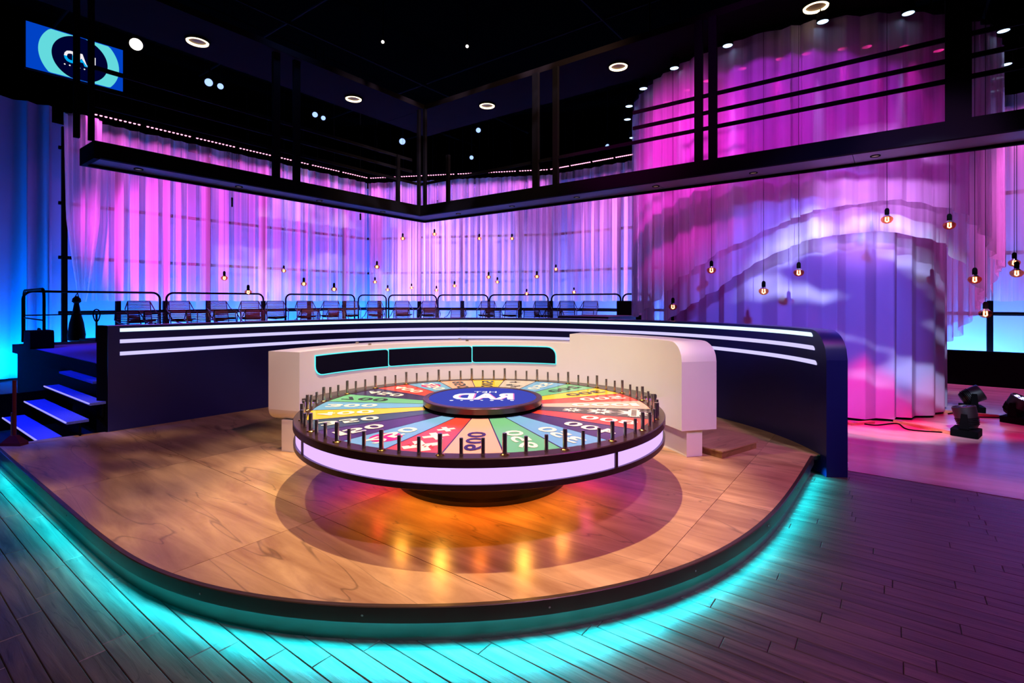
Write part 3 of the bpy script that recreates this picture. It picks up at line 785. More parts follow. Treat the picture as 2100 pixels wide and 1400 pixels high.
deck([(a1.x + 0.8, 2.18), (-7.95, 2.18), (-7.95, 3.395), (a1.x + 0.8, 3.395)], 0.78, 0.942, 'landing', M_BLACK)
deck([(-12.9, 2.20), (-7.97, 2.20), (-7.97, 3.38), (-12.9, 3.38)], 0.942, 0.95, 'landing_carpet', M_TREAD)
deck([(a1.x + 0.9, 2.24), (-8.0, 2.24), (-8.0, 3.3), (a1.x + 0.9, 3.3)], 0.0, 0.78, 'landing_skirt', M_BLACK)
blk = st_box('black_flight_case', -6.0, -5.3, 12.75, 13.5, 0.951, 1.80, M_BLACK)
tag(blk, 'black box standing at the end of the audience row beside the magenta drape', 'case')
sp = st_box('side_podium', -6.6, -5.25, 10.7, 12.25, 0.0, 1.43, mat('dark purple podium', (22, 16, 34), 0.7))
tag(sp, 'dark flat podium behind the counter below the row end', 'podium')

stairs = empty('stair_unit', (0, 0, 0), ROT)
tag(stairs, 'black stair with blue carpet treads and lit nosings up to the landing', 'stairs')
fronts = [1.45, 1.67, 1.88, 2.04]
for k in range(4):
    z = 0.19 * (k + 1); t0 = fronts[k]; t1 = (fronts + [2.18])[k + 1] + (0.10 if k < 3 else 0.0)
    s0, s1 = -9.85, (-7.92, -7.74, -7.72, -7.95)[k]
    if k < 3:
        tr_ = B().box(s0, s1, t0, (fronts + [2.18])[k + 1] - 0.003, z - 0.03, z).build('tread', M_TREAD, stairs)
        B().box(s0, s1, t0 + 0.12, t0 + 0.135, z - 0.19, z - 0.031).build('riser_board', M_BLACK, stairs)
        B().box(s0, s1, t0 - 0.012, t0 - 0.001, z - 0.012, z + 0.003).build('nosing_light', M_NOSING, tr_)
    else:
        tr_ = B().box(s0, s1 - 0.3, t0, 2.175, z - 0.03, z).build('tread', M_TREAD, stairs)
B().box(-9.95, -9.87, 1.4, 2.2, 0.0, 0.5).build('stringer', M_BLACK, stairs)

# guard rails
def u_rail(p0, p1, z0, z1, r=0.021, mid=None):
    p0 = Vector((p0.x, p0.y, 0)); p1 = Vector((p1.x, p1.y, 0)); d = (p1 - p0).normalized(); c = 0.16; pts = [p0 + Vector((0, 0, z0))]
    for i in range(7):
        a = math.pi / 2 * i / 6; pts.append(p0 + d * c * (1 - math.cos(a)) + Vector((0, 0, z1 - c + c * math.sin(a))))
    for i in range(7):
        a = math.pi / 2 * i / 6; pts.append(p1 - d * c * (1 - math.sin(a)) + Vector((0, 0, z1 - c + c * math.cos(a))))
    pts.append(p1 + Vector((0, 0, z0)))
    return pts
def px_on_s(px, s):
    k = px / 1050 - 1; Y = s / (k * CA - SA); return Vector((k * Y, Y, 0))
def px_on_t(px, t):
    k = px / 1050 - 1; Y = t / (k * SA + CA); return Vector((k * Y, Y, 0))
def px_on_line(px, P, Q):
    k = px / 1050 - 1; d = Q - P; l = (P.x - k * P.y) / (k * d.y - d.x); return P + d * l
ra, rb = chamfer_line(0.95); raw, rbw = st(ra.x, ra.y), st(rb.x, rb.y)
rail_px = [(47, 328), (341, 540), (586, 727), (735, 792), (797, 895), (898, 1001), (1004, 1124), (1131, 1273), (1277, 1335)]
apx = 1050 * (1 + raw.x / raw.y); bpx = 1050 * (1 + rbw.x / rbw.y)
def on_rail_line(px):
    if px < apx: return px_on_s(px, ra.x)
    if px < bpx: return px_on_line(px, raw, rbw)
    return px_on_t(px, rb.y)
for i, (x0, x1) in enumerate(rail_px):
    p0, p1 = on_rail_line(x0), on_rail_line(x1)
    rt = empty('guard_rail', (p0.x, p0.y, 0.95)); tag(rt, 'black tubular guard rail section behind the audience, %s from the left' % ORD[i], 'railing', 'guard rails behind the chairs')
    q0 = Vector((0, 0, 0)); q1 = Vector((p1.x - p0.x, p1.y - p0.y, 0))
    B().tube(u_rail(q0, q1, 0.0, 1.045), 0.024, 8).build('hoop', M_BLACKMETAL, rt, True)
    B().tube([q0 + Vector((0, 0, 0.55)), q1 + Vector((0, 0, 0.55))], 0.014, 6).build('mid_rail', M_BLACKMETAL, rt, True)
# landing side rail running toward the stairs
g0 = on_rail_line(49); g1 = st(-9.85, 2.2)
rt = empty('stair_rail', (g0.x, g0.y, 0.95)); tag(rt, 'black tubular hand rail across the landing above the stairs', 'railing')
d = Vector((g1.x - g0.x, g1.y - g0.y, 0)); d = d.normalized() * 2.2
B().tube(u_rail(Vector((0, 0, 0)), d, 0.0, 1.06), 0.024, 8).build('hoop', M_BLACKMETAL, rt, True)
B().tube([Vector((0, 0, 0.5)), d + Vector((0, 0, 0.5))], 0.014, 6).build('mid_rail', M_BLACKMETAL, rt, True)

# corded chairs
def make_chair():
    ch = empty('corded_chair')
    fr = B()
    for sx in (-1, 1):
        x = 0.26 * sx
        fr.tube([(x, 0.24, 0.012), (x, -0.26, 0.012)], 0.011, 6)
        fr.tube([(x, 0.24, 0.012), (x * 1.02, 0.27, 0.42), (x * 1.06, 0.24, 0.575), (x * 1.06, 0.0, 0.60), (x * 1.04, -0.20, 0.66), (x * 0.80, -0.305, 0.835)], 0.011, 6)
        fr.tube([(x, -0.26, 0.012), (x * 0.86, -0.18, 0.40)], 0.011, 6)
        fr.tube([(x * 0.86, 0.26, 0.42), (x * 0.86, -0.17, 0.37), (x * 0.80, -0.305, 0.835)], 0.011, 6)
    fr.tube([(-0.224, 0.26, 0.42), (0.224, 0.26, 0.42)], 0.011, 6)
    fr.tube([(-0.208, -0.305, 0.835), (0.208, -0.305, 0.835)], 0.012, 6)
    fr.build('frame', mat('chair frame', (34, 26, 28), 0.35, 0.6), ch, True)
    bk = B(); se = B()
    for k in range(12):
        f_ = 0.10 + 0.84 * k / 11; y = -0.17 - 0.135 * f_; z = 0.37 + 0.465 * f_; w = 0.224 - 0.016 * f_
        bk.tube([(-w, y, z), (0, y - 0.012, z - 0.002), (w, y, z)], 0.0105, 5)
    for k in range(14):
        f_ = 0.04 + 0.92 * k / 13; y = -0.17 + 0.43 * f_; z = 0.37 + 0.05 * f_
        se.tube([(-0.224, y, z), (0, y, z - 0.02), (0.224, y, z)], 0.0105, 5)
    mc = mat('brown cord', (74, 44, 36), 0.5)
    bk.build('backrest', mc, ch); se.build('seat', mc, ch)
    return ch
proto = make_chair(); used = [False]
def put_chair(p, z, face, label, group, jit):
    o = proto if not used[0] else copy_tree(proto); used[0] = True
    o.location = (p.x, p.y, z)
    d = Vector(face) - Vector((p.x, p.y, 0)); o.rotation_euler[2] = math.atan2(d.y, d.x) - math.pi / 2 + jit
    tag(o, label, 'chair', group)
rc = random.Random(11)
def row(pxs, off0, z, nm):
    for i, px in enumerate(pxs):
        off = off0 + (0.36 if nm == 'front' and i % 2 else 0.0)
        A_, B_ = chamfer_line(off); Aw, Bw = st(A_.x, A_.y), st(B_.x, B_.y)
        ap = 1050 * (1 + Aw.x / Aw.y); bp = 1050 * (1 + Bw.x / Bw.y)
        p = px_on_s(px, A_.x) if px < ap else (px_on_line(px, Aw, Bw) if px < bp else px_on_t(px, B_.y))
        put_chair(p, z, (-0.6, 4.0, 0), 'brown corded lounge chair, %s from the left in the %s row' % (ORD[i], nm), 'corded chairs in the %s row' % nm, rc.uniform(-0.25, 0.25))
row([290, 373, 455, 515, 567, 628, 677, 720, 770, 828, 876, 998, 1046, 1113, 1163, 1204], 1.75, 0.952, 'rear')
row([277, 334, 412, 468, 522, 632, 692, 766, 820, 882, 935, 1010, 1088, 1137], 2.95, 0.752, 'front')

# items at the landing
c = px_on_s(157, -14.9)
bag = empty('sandbag', (c.x, c.y, 0.88)); tag(bag, 'black sandbag hanging from the knotted end of the sheer curtain', 'bag')
B().lathe([(0.0001, 0), (0.10, 0.0), (0.155, 0.03), (0.165, 0.15), (0.13, 0.42), (0.075, 0.66), (0.055, 0.80), (0.045, 0.86), (0.085, 0.90), (0.075, 0.97), (0.03, 1.02), (0.0001, 1.03)], 16).build('sack', M_BLACK, bag, True)
B().tube([(0, 0, 0.84), (0.06, 0, 0.95), (0.02, 0, 1.10), (-0.05, 0, 0.98), (0, 0, 0.86)], 0.012, 6).build('knot', M_BLACK, bag, True)
c = px_on_s(198, -13.4)
hp = empty('hoop_stand', (c.x, c.y, 0.951)); tag(hp, 'thin black stand with a teardrop hoop on the landing', 'stand')
B().tube([(0, 0, 0), (0, 0, 0.58)], 0.018, 8).build('pole', M_BLACKMETAL, hp, True)
B().tube([(0.09 * math.sin(a) * (0.55 + 0.45 * (1 - math.cos(a)) / 2), 0, 0.41 + 0.13 * (1 - math.cos(a))) for a in [2 * math.pi * k / 20 for k in range(20)]], 0.012, 6, True).build('hoop', M_BLACKMETAL, hp, True)
c = px_on_s(80, -12.3)
bx_ = empty('soft_case', (c.x, c.y, 0.951), ROT); tag(bx_, 'black soft case lying on the landing near the hand rail', 'case')
pts = []
for (cx, cz, a0) in ((0.20, 0.05, -90), (0.18, 0.27, 0), (-0.18, 0.27, 90), (-0.22, 0.05, 180)):
    for k in range(5):
        a = R(a0 + 22.5 * k); pts.append((cx + 0.05 * math.cos(a), cz + 0.05 * math.sin(a)))
v = [(x, -0.16, z) for x, z in pts] + [(x, 0.16, z) for x, z in pts]; n = len(pts)
B().add(v, [tuple(range(n)), tuple(range(2 * n - 1, n - 1, -1))] + [(i, n + i, n + (i + 1) % n, (i + 1) % n) for i in range(n)]).build('shell', M_BLACK, bx_, True)
B().tube([(-0.08, 0, 0.315), (-0.06, 0, 0.35), (0.06, 0, 0.35), (0.08, 0, 0.315)], 0.012, 6).build('handle', M_BLACK, bx_, True)
c = Vector((-5.53, 5.69, PZ))
rd = empty('red_sweeper', c); tag(rd, 'red pole with a flared red foot standing at the stage corner', 'tool')
B().tube([(0, 0, 0.05), (0, 0, 0.72)], 0.018, 8).build('pole', mat('red paint', (84, 6, 5), 0.5), rd, True)
B().prism([(-0.11, -0.05), (0.11, -0.05), (0.11, 0.05), (-0.11, 0.05)], 0.0, 0.03).add([(-0.11, -0.05, 0.03), (0.11, -0.05, 0.03), (0.11, 0.05, 0.03), (-0.11, 0.05, 0.03), (-0.03, -0.02, 0.11), (0.03, -0.02, 0.11), (0.03, 0.02, 0.11), (-0.03, 0.02, 0.11)],
    [(0, 1, 5, 4), (1, 2, 6, 5), (2, 3, 7, 6), (3, 0, 4, 7), (4, 5, 6, 7)]).build('foot', mat('red paint', (120, 8, 6), 0.4), rd)
B().tube([(-0.035, 0.0, 0.04), (-0.03, 0.0, 0.36)], 0.008, 6).build('rod', M_STEEL, rd)
c = pix(1728, 954, 5.55)
tp = empty('tape_roll', (c.x, c.y, 0.0)); tag(tp, 'white tape roll lying on the floor at the counter end', 'tape')
B().lathe([(0.03, 0), (0.055, 0), (0.055, 0.05), (0.03, 0.05)], 20, (0, 0, 0), 0, 2 * math.pi, True).build('roll', M_WHITE, tp, True)
B().lathe([(0.022, 0.002), (0.03, 0.002), (0.03, 0.048), (0.022, 0.048)], 20, (0, 0, 0), 0, 2 * math.pi, True).build('core', mat('card', (140, 110, 80), 0.8), tp, True)

# ================================================================== BACKDROP CLOTH, FRAME, SHEERS
a4, b4 = chamfer_line(-1.0)
def cloth(name, P, z0, z1, m, amp, wl, seed, folds=1.0, rows=6, hem=None, step=0.05, top_amp=None, label=None, cat=None, kind=None, group=None):
    rr = random.Random(seed)
    P = resample([Vector((p[0], p[1])) for p in P], step); N = normals2(P); n = len(P)
    ph = [0.0]; fr = 1.0
    for i in range(n):
        if i % 9 == 0: fr = rr.uniform(0.6, 1.5)
        ph.append(ph[-1] + 2 * math.pi * step / wl * fr)
    am = [1.0] * n; a_c = 1.0; a_t = 1.0
    for i in range(n):
        if i % 17 == 0: a_t = rr.uniform(0.45, 1.35)
        a_c += (a_t - a_c) * 0.12; am[i] = a_c
    v = []; f = []
    for i, (p, nn) in enumerate(zip(P, N)):
        tg = Vector((nn.y, -nn.x))
        for k in range(rows + 1):
            w = k / rows
            zlo = z0 if hem is None else hem(i / (n - 1))
            z = z1 + (zlo - z1) * w
            if hem is None: z += 0.010 * math.sin(ph[i] * 0.7) * (1 if k == rows else 0)
            A = amp * am[i] * (0.75 + 0.35 * w)
            off = A * math.sin(ph[i] + 0.25 * w) + A * 0.35 * math.sin(ph[i] * 0.37 + 1.1 + w * 0.8)
            side = A * 0.55 * folds * math.sin(2 * (ph[i] + 0.25 * w))
            q = p + nn * off + tg * side
            v.append((q.x, q.y, z))
    for i in range(n - 1):
        for k in range(rows):
            a = i * (rows + 1) + k; b_ = a + rows + 1
            f.append((a, a + 1, b_ + 1, b_))
    o = B().add(v, f).build(name, m, None, False)
    for p_ in o.data.polygons: p_.use_smooth = True
    tag(o, label, cat, group, kind)
    return o
S2 = lambda s, t: (st(s, t).x, st(s, t).y)
cloth('backdrop_cloth', [S2(CUR_S - 1.0, -1.0), S2(CUR_S - 1.0, a4.y)], 0.04, 6.1, M_CYC, 0.03, 1.6, 2, 0.2, 6, None, 0.12, label='blue lit cloth backdrop behind the landing and stairs', cat='backdrop', group='blue backdrop cloths')
cloth('backdrop_cloth', [S2(CUR_S - 1.0, a4.y), S2(b4.x, b4.y)], 0.04, 6.1, M_CYC, 0.02, 1.6, 3, 0.2, 6, None, 0.12, label='blue lit cloth backdrop across the far angled corner', cat='backdrop', group='blue backdrop cloths')
cloth('backdrop_cloth', [S2(b4.x, b4.y), S2(9.5, b4.y)], 0.04, 6.1, M_CYC, 0.02, 1.6, 4, 0.2, 6, None, 0.12, label='blue lit cloth backdrop behind the tall column of drapes', cat='backdrop', group='blue backdrop cloths')
# side drape hanging at the far left of the landing
cloth('side_drape', [S2(-16.05, -1.0), S2(-16.05, 3.2)], 0.04, 6.4, M_CYC, 0.10, 0.42, 9, 0.6, 6, None, 0.05, label='blue gathered side drape at the far left of the landing', cat='drape')
# sheers
cloth('sheer_curtain', [S2(CUR_S, 3.75), S2(CUR_S, Apt.y)], EYE, 6.06, M_SHEER, 0.075, 0.36, 21, 1.0, 6, None, 0.03, label='pink lit sheer curtain along the side behind the landing', cat='curtain', group='pink sheer curtains')
cloth('sheer_curtain', [S2(Apt.x, Apt.y), S2(Bpt.x, Bpt.y)], EYE, 6.06, M_SHEER, 0.06, 0.28, 22, 1.0, 6, None, 0.03, label='lavender lit sheer curtain across the far angled corner', cat='curtain', group='pink sheer curtains')
cloth('sheer_curtain', [S2(Bpt.x, Bpt.y), S2(8.5, Bpt.y - 0.0)], EYE, 6.06, M_SHEER, 0.07, 0.34, 23, 1.0, 6, None, 0.03, label='pink lit sheer curtain running behind the tall column of drapes', cat='curtain', group='pink sheer curtains')
# gathered, tied end of the side sheer
gp = Vector(S2(-15.1, 3.55)); gd = Vector((st(0, 1).x, st(0, 1).y))
v = []; f = []; NA = 36; NR = 16
for k in range(NR + 1):
    w = k / NR; z = 6.06 + (1.78 - 6.06) * w
    rad = 0.05 + 0.34 * (1 - w) ** 0.6 * (1 if w < 0.97 else 0.9)
    if w < 0.55: rad = 0.05 + 0.34 * (1 - 0.25 * w)
    else: rad = 0.07 + (0.05 + 0.34 * 0.8625 - 0.07) * (1 - (w - 0.55) / 0.45) ** 0.8
    for i in range(NA):
        a = 2 * math.pi * i / NA; rr_ = rad * (1 + 0.16 * math.sin(a * 9 + 0.8 * math.sin(3 * a)))
        q = gp + gd * (math.cos(a) * rr_ * 0.8) + Vector((st(1, 0).x, st(1, 0).y)) * (math.sin(a) * rr_ * 0.5)
        v.append((q.x, q.y, z))
for k in range(NR):
    for i in range(NA):
        j = (i + 1) % NA; f.append((k * NA + i, (k + 1) * NA + i, (k + 1) * NA + j, k * NA + j))
o = B().add(v, f).build('gathered_curtain', M_SHEER, None, True)
tag(o, 'gathered sheer curtain end knotted above the black sandbag', 'curtain')
# black scaffold frame behind the sheers
frame = empty('scaffold_frame'); tag(frame, 'black scaffold frame of posts and bars behind the sheer curtains', 'frame')
fs = chamfer_line(-0.42)
def post(px_or_p, nm='post', w=0.05, z1=5.9):
    p = px_or_p; B().box(-w, w, -w, w, 0, z1).build(nm, M_BLACKMETAL, frame, False, (p.x, p.y, 0), ROT)
def on_frame(px):
    P0, P1 = st(fs[0].x, fs[0].y), st(fs[1].x, fs[1].y)
    a_ = 1050 * (1 + P0.x / P0.y); b_ = 1050 * (1 + P1.x / P1.y)
    if px < a_: return px_on_s(px, fs[0].x)
    if px < b_: return px_on_line(px, P0, P1)
    return px_on_t(px, fs[1].y)
for px in (132, 242, 339, 427, 540, 634, 706, 778, 860, 948, 1066, 1130, 1269, 1330, 2030, 2200): post(on_frame(px))
P0, P1 = st(fs[0].x, fs[0].y), st(fs[1].x, fs[1].y)
for z in (1.52, 2.82, 4.1, 5.4):
    for (p, q) in ((on_frame(120), P0), (P0, P1), (P1, px_on_t(2600, fs[1].y))):
        B().tube([Vector((p.x, p.y, z)), Vector((q.x, q.y, z))], 0.045, 6).build('crossbar', M_BLACKMETAL, frame)
sk = B().prism([(-1.5, 14.55), (9.5, 14.55), (9.5, 14.62), (-1.5, 14.62)], 0.0, 0.74).build('skirting_board', M_BLACK, None, False, (0, 0, 0), ROT)
tag(sk, 'low black board along the floor below the blue backdrop', 'board')
# LED bars above the sheers
M_PLED = glow('pink led lens', (1.0, 0.30, 0.55), 3.2)
bar_i = [0]
def led_bar(p, q, z):
    d = Vector((q.x - p.x, q.y - p.y, 0)); Ln = d.length; a = math.atan2(d.y, d.x)
    o = empty('led_bar', (p.x, p.y, z), a)
    tag(o, 'black LED bar with pink lenses above the sheer curtains, %s from the left' % ORD[bar_i[0]], 'light bar', 'pink LED bars'); bar_i[0] += 1
    B().box(0, Ln, -0.04, 0.04, -0.012, 0.07).build('housing', M_BLACK, o)
    B().tube([(Ln * 0.2, 0, 0.07), (Ln * 0.2, 0, 8.6 - z)], 0.012, 6).tube([(Ln * 0.8, 0, 0.07), (Ln * 0.8, 0, 8.6 - z)], 0.012, 6).build('hanger', M_BLACKMETAL, o)
    n = 11
    me = None
    for k in range(n):
        x = Ln * (k + 0.5) / n
        if led_bar.me is None:
            led_bar.me = B().lathe([(0.0001, -0.034), (0.024, -0.030), (0.030, -0.012), (0.024, 0.0)], 8).build('lens', M_PLED, o)
            led_bar.me.location = (x, 0, 0)
        else:
            c_ = led_bar.me.copy(); COL.objects.link(c_); c_.parent = o; c_.location = (x, 0, 0)
led_bar.me = None
zl = 6.23
def bars(P, Q, n):
    for i in range(n):
        led_bar(P.lerp(Q, (i + 0.04) / n), P.lerp(Q, (i + 0.96) / n), zl)
la, lb = chamfer_line(0.12); law, lbw = st(la.x, la.y), st(lb.x, lb.y)
bars(px_on_s(176, la.x), law, 7); bars(law, lbw, 6); bars(lbw, px_on_t(1310, lb.y), 4)

# ================================================================== COLUMN OF DRAPES
CC = Vector((5.38, 9.90)); CD = CC.length
def col_theta(px, rad, front=True):
    k = px / 1050 - 1; d = Vector((k, 1)).normalized(); bq = d.dot(CC); dsc = bq * bq - (CD * CD - rad * rad)
    dsc = max(dsc, 0.0); l = bq - math.sqrt(dsc) if front else bq + math.sqrt(dsc)
    p = d * l; q = p - CC
    return math.atan2(q.y, q.x), p.y
def hem_table(pts, rad):
    tab = []
    for (px, py, fr) in pts:
        th, Y = col_theta(px, rad, fr)
        if th > math.pi * 0.75: th -= 2 * math.pi
        tab.append((th, EYE - (py - HOR) / 1050 * Y))
    tab.sort(); return tab
def interp(tab, x):
    if x <= tab[0][0]: return tab[0][1]
    for (a, za), (b_, zb) in zip(tab, tab[1:]):
        if x <= b_: return za + (zb - za) * (x - a) / max(1e-6, b_ - a)
    return tab[-1][1]
def ring_cloth(name, rad, th0, th1, ztop, zfun, m, amp, wl, seed, label, rows=8, step=0.03, folds=1.0):
    n = int(abs(th1 - th0) * rad / step); P = []
    for i in range(n + 1):
        a = th0 + (th1 - th0) * i / n; P.append((CC.x + rad * math.cos(a), CC.y + rad * math.sin(a)))
    hem = lambda u: zfun(th0 + (th1 - th0) * u)
    return cloth(name, P, 0, ztop, m, amp, wl, seed, folds, rows, hem, step, label=label, cat='drape', group='layers of the drape column')
LA = hem_table([(1306, 650, True), (1340, 625, True), (1400, 567, True), (1443, 539, True), (1480, 512, True), (1533, 492, True), (1580, 467, True), (1633, 445, True), (1673, 431, True), (1733, 421, True), (1833, 409, True),
                (1900, 417, True), (1967, 436, True), (2010, 470, True), (2035, 520, True), (2040, 570, False), (2020, 625, False), (1990, 650, False), (1900, 680, False)], 2.94)
LB = hem_table([(1322, 690, True), (1360, 662, True), (1400, 637, True), (1467, 595, True), (1537, 548, True), (1573, 526, True), (1613, 510, True), (1653, 493, True), (1713, 482, True), (1810, 473, True), (1900, 489, True),
                (1940, 502, True), (1975, 545, True), (2000, 590, True), (2005, 630, False), (1986, 660, False), (1962, 690, False), (1900, 720, False)], 2.74)
ring_cloth('drape_layer', 2.94, -3.75, 0.95, 5.72, lambda a: interp(LA, a), M_SHEER_COL, 0.045, 0.34, 31, 'outer sheer layer of the drape column with the highest arched hem')
ring_cloth('drape_layer', 2.74, -3.75, 0.95, 5.70, lambda a: interp(LB, a), M_SHEER_COL, 0.045, 0.34, 32, 'middle sheer layer of the drape column with a lower arched hem')
ring_cloth('drape_layer', 2.28, -math.pi, math.pi, 5.66, lambda a: 0.045, M_DRAPE, 0.055, 0.46, 33, 'inner opaque drape of the column falling to the floor', 6, 0.03, 0.8)
trk = empty('drape_track', (CC.x, CC.y, 5.73)); tag(trk, 'black circular track ring holding the drape column', 'track')
for rad in (2.94, 2.50):
    B().tube([(rad * math.cos(a), rad * math.sin(a), 0.03) for a in [2 * math.pi * k / 64 for k in range(64)]], 0.03, 6, True).build('ring', M_BLACKMETAL, trk, True)
for k in range(6):
    a = 2 * math.pi * k / 6; B().tube([(2.72 * math.cos(a), 2.72 * math.sin(a), 0.03), (2.72 * math.cos(a), 2.72 * math.sin(a), 2.86)], 0.02, 6).build('hanger', M_BLACKMETAL, trk, True)
# downlights on the column: cool outside, pink between the layers
M_COOL = glow('cool lamp face', (0.45, 0.65, 1.0), 3.0); M_PNK = glow('pink lamp face', (1.0, 0.03, 0.35), 2.6)
def lamp(name, p, r, m, label, cat, group, tilt=None, depth=0.16, bezel=True):
    o = empty(name, p); tag(o, label, cat, group)
    if tilt is not None:
        d = (Vector(tilt) - Vector(p)); o.rotation_mode = 'QUATERNION'; o.rotation_quaternion = d.to_track_quat('-Z', 'Y')
    B().lathe([(r * 1.12, 0.0), (r * 1.15, 0.02), (r * 1.1, depth), (r * 0.5, depth + 0.03), (0.0001, depth + 0.03)], 20).build('can', M_BLACK, o, True)
    B().lathe([(r, 0.006), (0.0001, 0.006)], 20).build('lens', m, o)
    return o
cool_px = [(1297, 283), (1320, 242), (1357, 217), (1409, 191), (1475, 168), (1550, 147), (1655, 126), (1752, 112), (1925, 109), (1988, 122), (2029, 139), (2046, 161), (2042, 187)]
for i, (px, py) in enumerate(cool_px):
    zc = 5.62
    Y = (zc - EYE) * 1050 / (HOR - py); p = Vector(((px - 1050) / 1050 * Y, Y, zc))
    q = Vector((p.x, p.y)) - CC; 
    if q.length < 3.06: q = q.normalized() * 3.08; p = Vector((CC.x + q.x, CC.y + q.y, zc))
    lamp('column_spotlight', p, 0.068, M_COOL, 'cool white spotlight at the top of the drape column, %s from the left' % ORD[i], 'spotlight', 'cool spotlights around the drape column')
    n = q.normalized()
    spot('column_cool_beam', (p.x, p.y, zc - 0.03), (CC.x + n.x * 2.93, CC.y + n.y * 2.93, 2.2), 300, (0.36, 0.32, 1.0), 12, 0.7, 0.04)
k_p = 0
for i, (px, py) in enumerate([(1368, 235), (1408, 222), (1450, 190), (1522, 174), (1600, 152), (1654, 157), (1728, 148), (1778, 132), (1855, 134), (1925, 139)]):
    th, Y = col_theta(px, 2.60, True)
    p = Vector((CC.x + 2.60 * math.cos(th), CC.y + 2.60 * math.sin(th), 5.42))
    lamp('pink_spotlight', p, 0.06, M_PNK, 'pink spotlight between the drape layers, %s from the left' % ORD[i], 'spotlight', 'pink spotlights inside the drape column')
    spot('column_pink_beam', (p.x, p.y, 5.40), (CC.x + 2.70 * math.cos(th), CC.y + 2.70 * math.sin(th), 1.5), 150, (1.0, 0.01, 0.55), 46, 0.9, 0.04)

# ================================================================== CATWALK AND UPPER GANTRY
ZC = 3.57
fT, fS = 8.03, -8.46       # far edge of the soffit
nT, nS = 7.42, -7.94       # near edge
cw = empty('catwalk', (0, 0, 0), ROT); tag(cw, 'black overhead catwalk with corner and lit soffit crossing the set', 'catwalk')
M_SOFF = mat('grey soffit panel', (110, 106, 116), 0.45, noise=0.04, scale=(2, 2, 2))
s_l, t_r = 1.6, 5.5
sB = 4.6; tB = -1.2   # extents: along s to the right, along t toward the camera at the left
def cbox(s0, s1, t0, t1, z0, z1, nm, m, par=cw): return B().box(s0, s1, t0, t1, z0, z1).build(nm, m, par)
# soffit panels, right run and left run
ns_ = 5
for i in range(ns_):
    s0 = nS + (sB - nS) * i / ns_; s1 = nS + (sB - nS) * (i + 1) / ns_
    cbox(s0 + 0.003, s1 - 0.003, nT + 0.02, fT - 0.05, ZC + 0.01, ZC + 0.03, 'soffit_panel', M_SOFF)
lt = 2.02
for i in range(4):
    t0 = lt + (fT - lt) * i / 4; t1 = lt + (fT - lt) * (i + 1) / 4
    cbox(fS + 0.05, nS - 0.003, t0 + 0.003, t1 - 0.003 if i < 3 else fT - 0.05, ZC + 0.01, ZC + 0.03, 'soffit_panel', M_SOFF)
FH = 0.20
cbox(nS, sB, nT - 0.06, nT + 0.02, ZC - 0.005, ZC + FH, 'fascia', M_BLACKMETAL)
cbox(nS - 0.02, nS + 0.06, lt, nT + 0.0195, ZC - 0.005, ZC + FH, 'fascia', M_BLACKMETAL)
cbox(fS - 0.02, sB, fT - 0.05, fT + 0.02, ZC - 0.02, ZC + 0.12, 'far_edge', M_BLACKMETAL)
cbox(fS - 0.02, fS + 0.05, lt, fT - 0.051, ZC - 0.02, ZC + 0.12, 'far_edge', M_BLACKMETAL)
cbox(fS - 0.02, nS + 0.06, lt - 0.06, lt, ZC - 0.02, ZC + FH, 'end_cap', M_BLACKMETAL)
cbox(nS, sB, nT + 0.021, fT - 0.051, ZC + 0.05, ZC + 0.09, 'walk_deck', M_BLACK); cbox(fS + 0.051, nS - 0.021, lt, fT - 0.051, ZC + 0.05, ZC + 0.09, 'walk_deck', M_BLACK)
ZU = 5.76
def s_at(px, t):  p = px_on_t(px, t); return to_st(p.x, p.y)[0]
def t_at(px, s):  p = px_on_s(px, s); return to_st(p.x, p.y)[1]
for (px, w) in ((919, 0.035), (1099, 0.06), (1140, 0.05), (1433, 0.055), (1462, 0.055), (1965, 0.11)):
    s = s_at(px, nT - 0.02); hi = ZU if w > 0.04 else 4.7
    cbox(s - w, s + w, nT - 0.05, nT + 0.01, ZC + FH, hi, 'post', M_BLACKMETAL)
for (px, w) in ((816, 0.035), (608, 0.055), (566, 0.055)):
    t_ = t_at(px, nS + 0.02); hi = ZU if w > 0.04 else 4.7
    cbox(nS - 0.01, nS + 0.05, t_ - w, t_ + w, ZC + FH, hi, 'post', M_BLACKMETAL)
t_ = t_at(157, nS + 0.02); cbox(nS - 0.01, nS + 0.05, t_ - 0.028, t_ + 0.028, ZC + FH, 6.6, 'post', M_BLACKMETAL)
t_ = t_at(187, nS + 0.02); cbox(nS - 0.01, nS + 0.05, t_ - 0.028, t_ + 0.028, ZC + FH, 6.6, 'post', M_BLACKMETAL)
for px in (859, 873):
    p = px_on_t(px, nT); s, t_ = to_st(p.x, p.y)
    cbox(s - 0.03, s + 0.03, nT - 0.05, nT + 0.01, ZC + FH, ZU, 'post', M_BLACKMETAL) if px > 866 else cbox(nS - 0.01, nS + 0.05, t_at(px, nS + 0.02) - 0.03, t_at(px, nS + 0.02) + 0.03, ZC + FH, ZU, 'post', M_BLACKMETAL)
for z in (4.22, 4.44, 4.68):
    s0 = s_at(1299, nT) if z > 4.3 else nS
    cbox(s0, sB, nT - 0.03, nT - 0.005, z - 0.026, z + 0.026, 'rail', M_BLACKMETAL)
    cbox(nS + 0.0, nS + 0.025, t_at(187, nS + 0.02), nT - 0.25 if z > 4.3 else nT - 0.03, z - 0.026, z + 0.026, 'rail', M_BLACKMETAL)
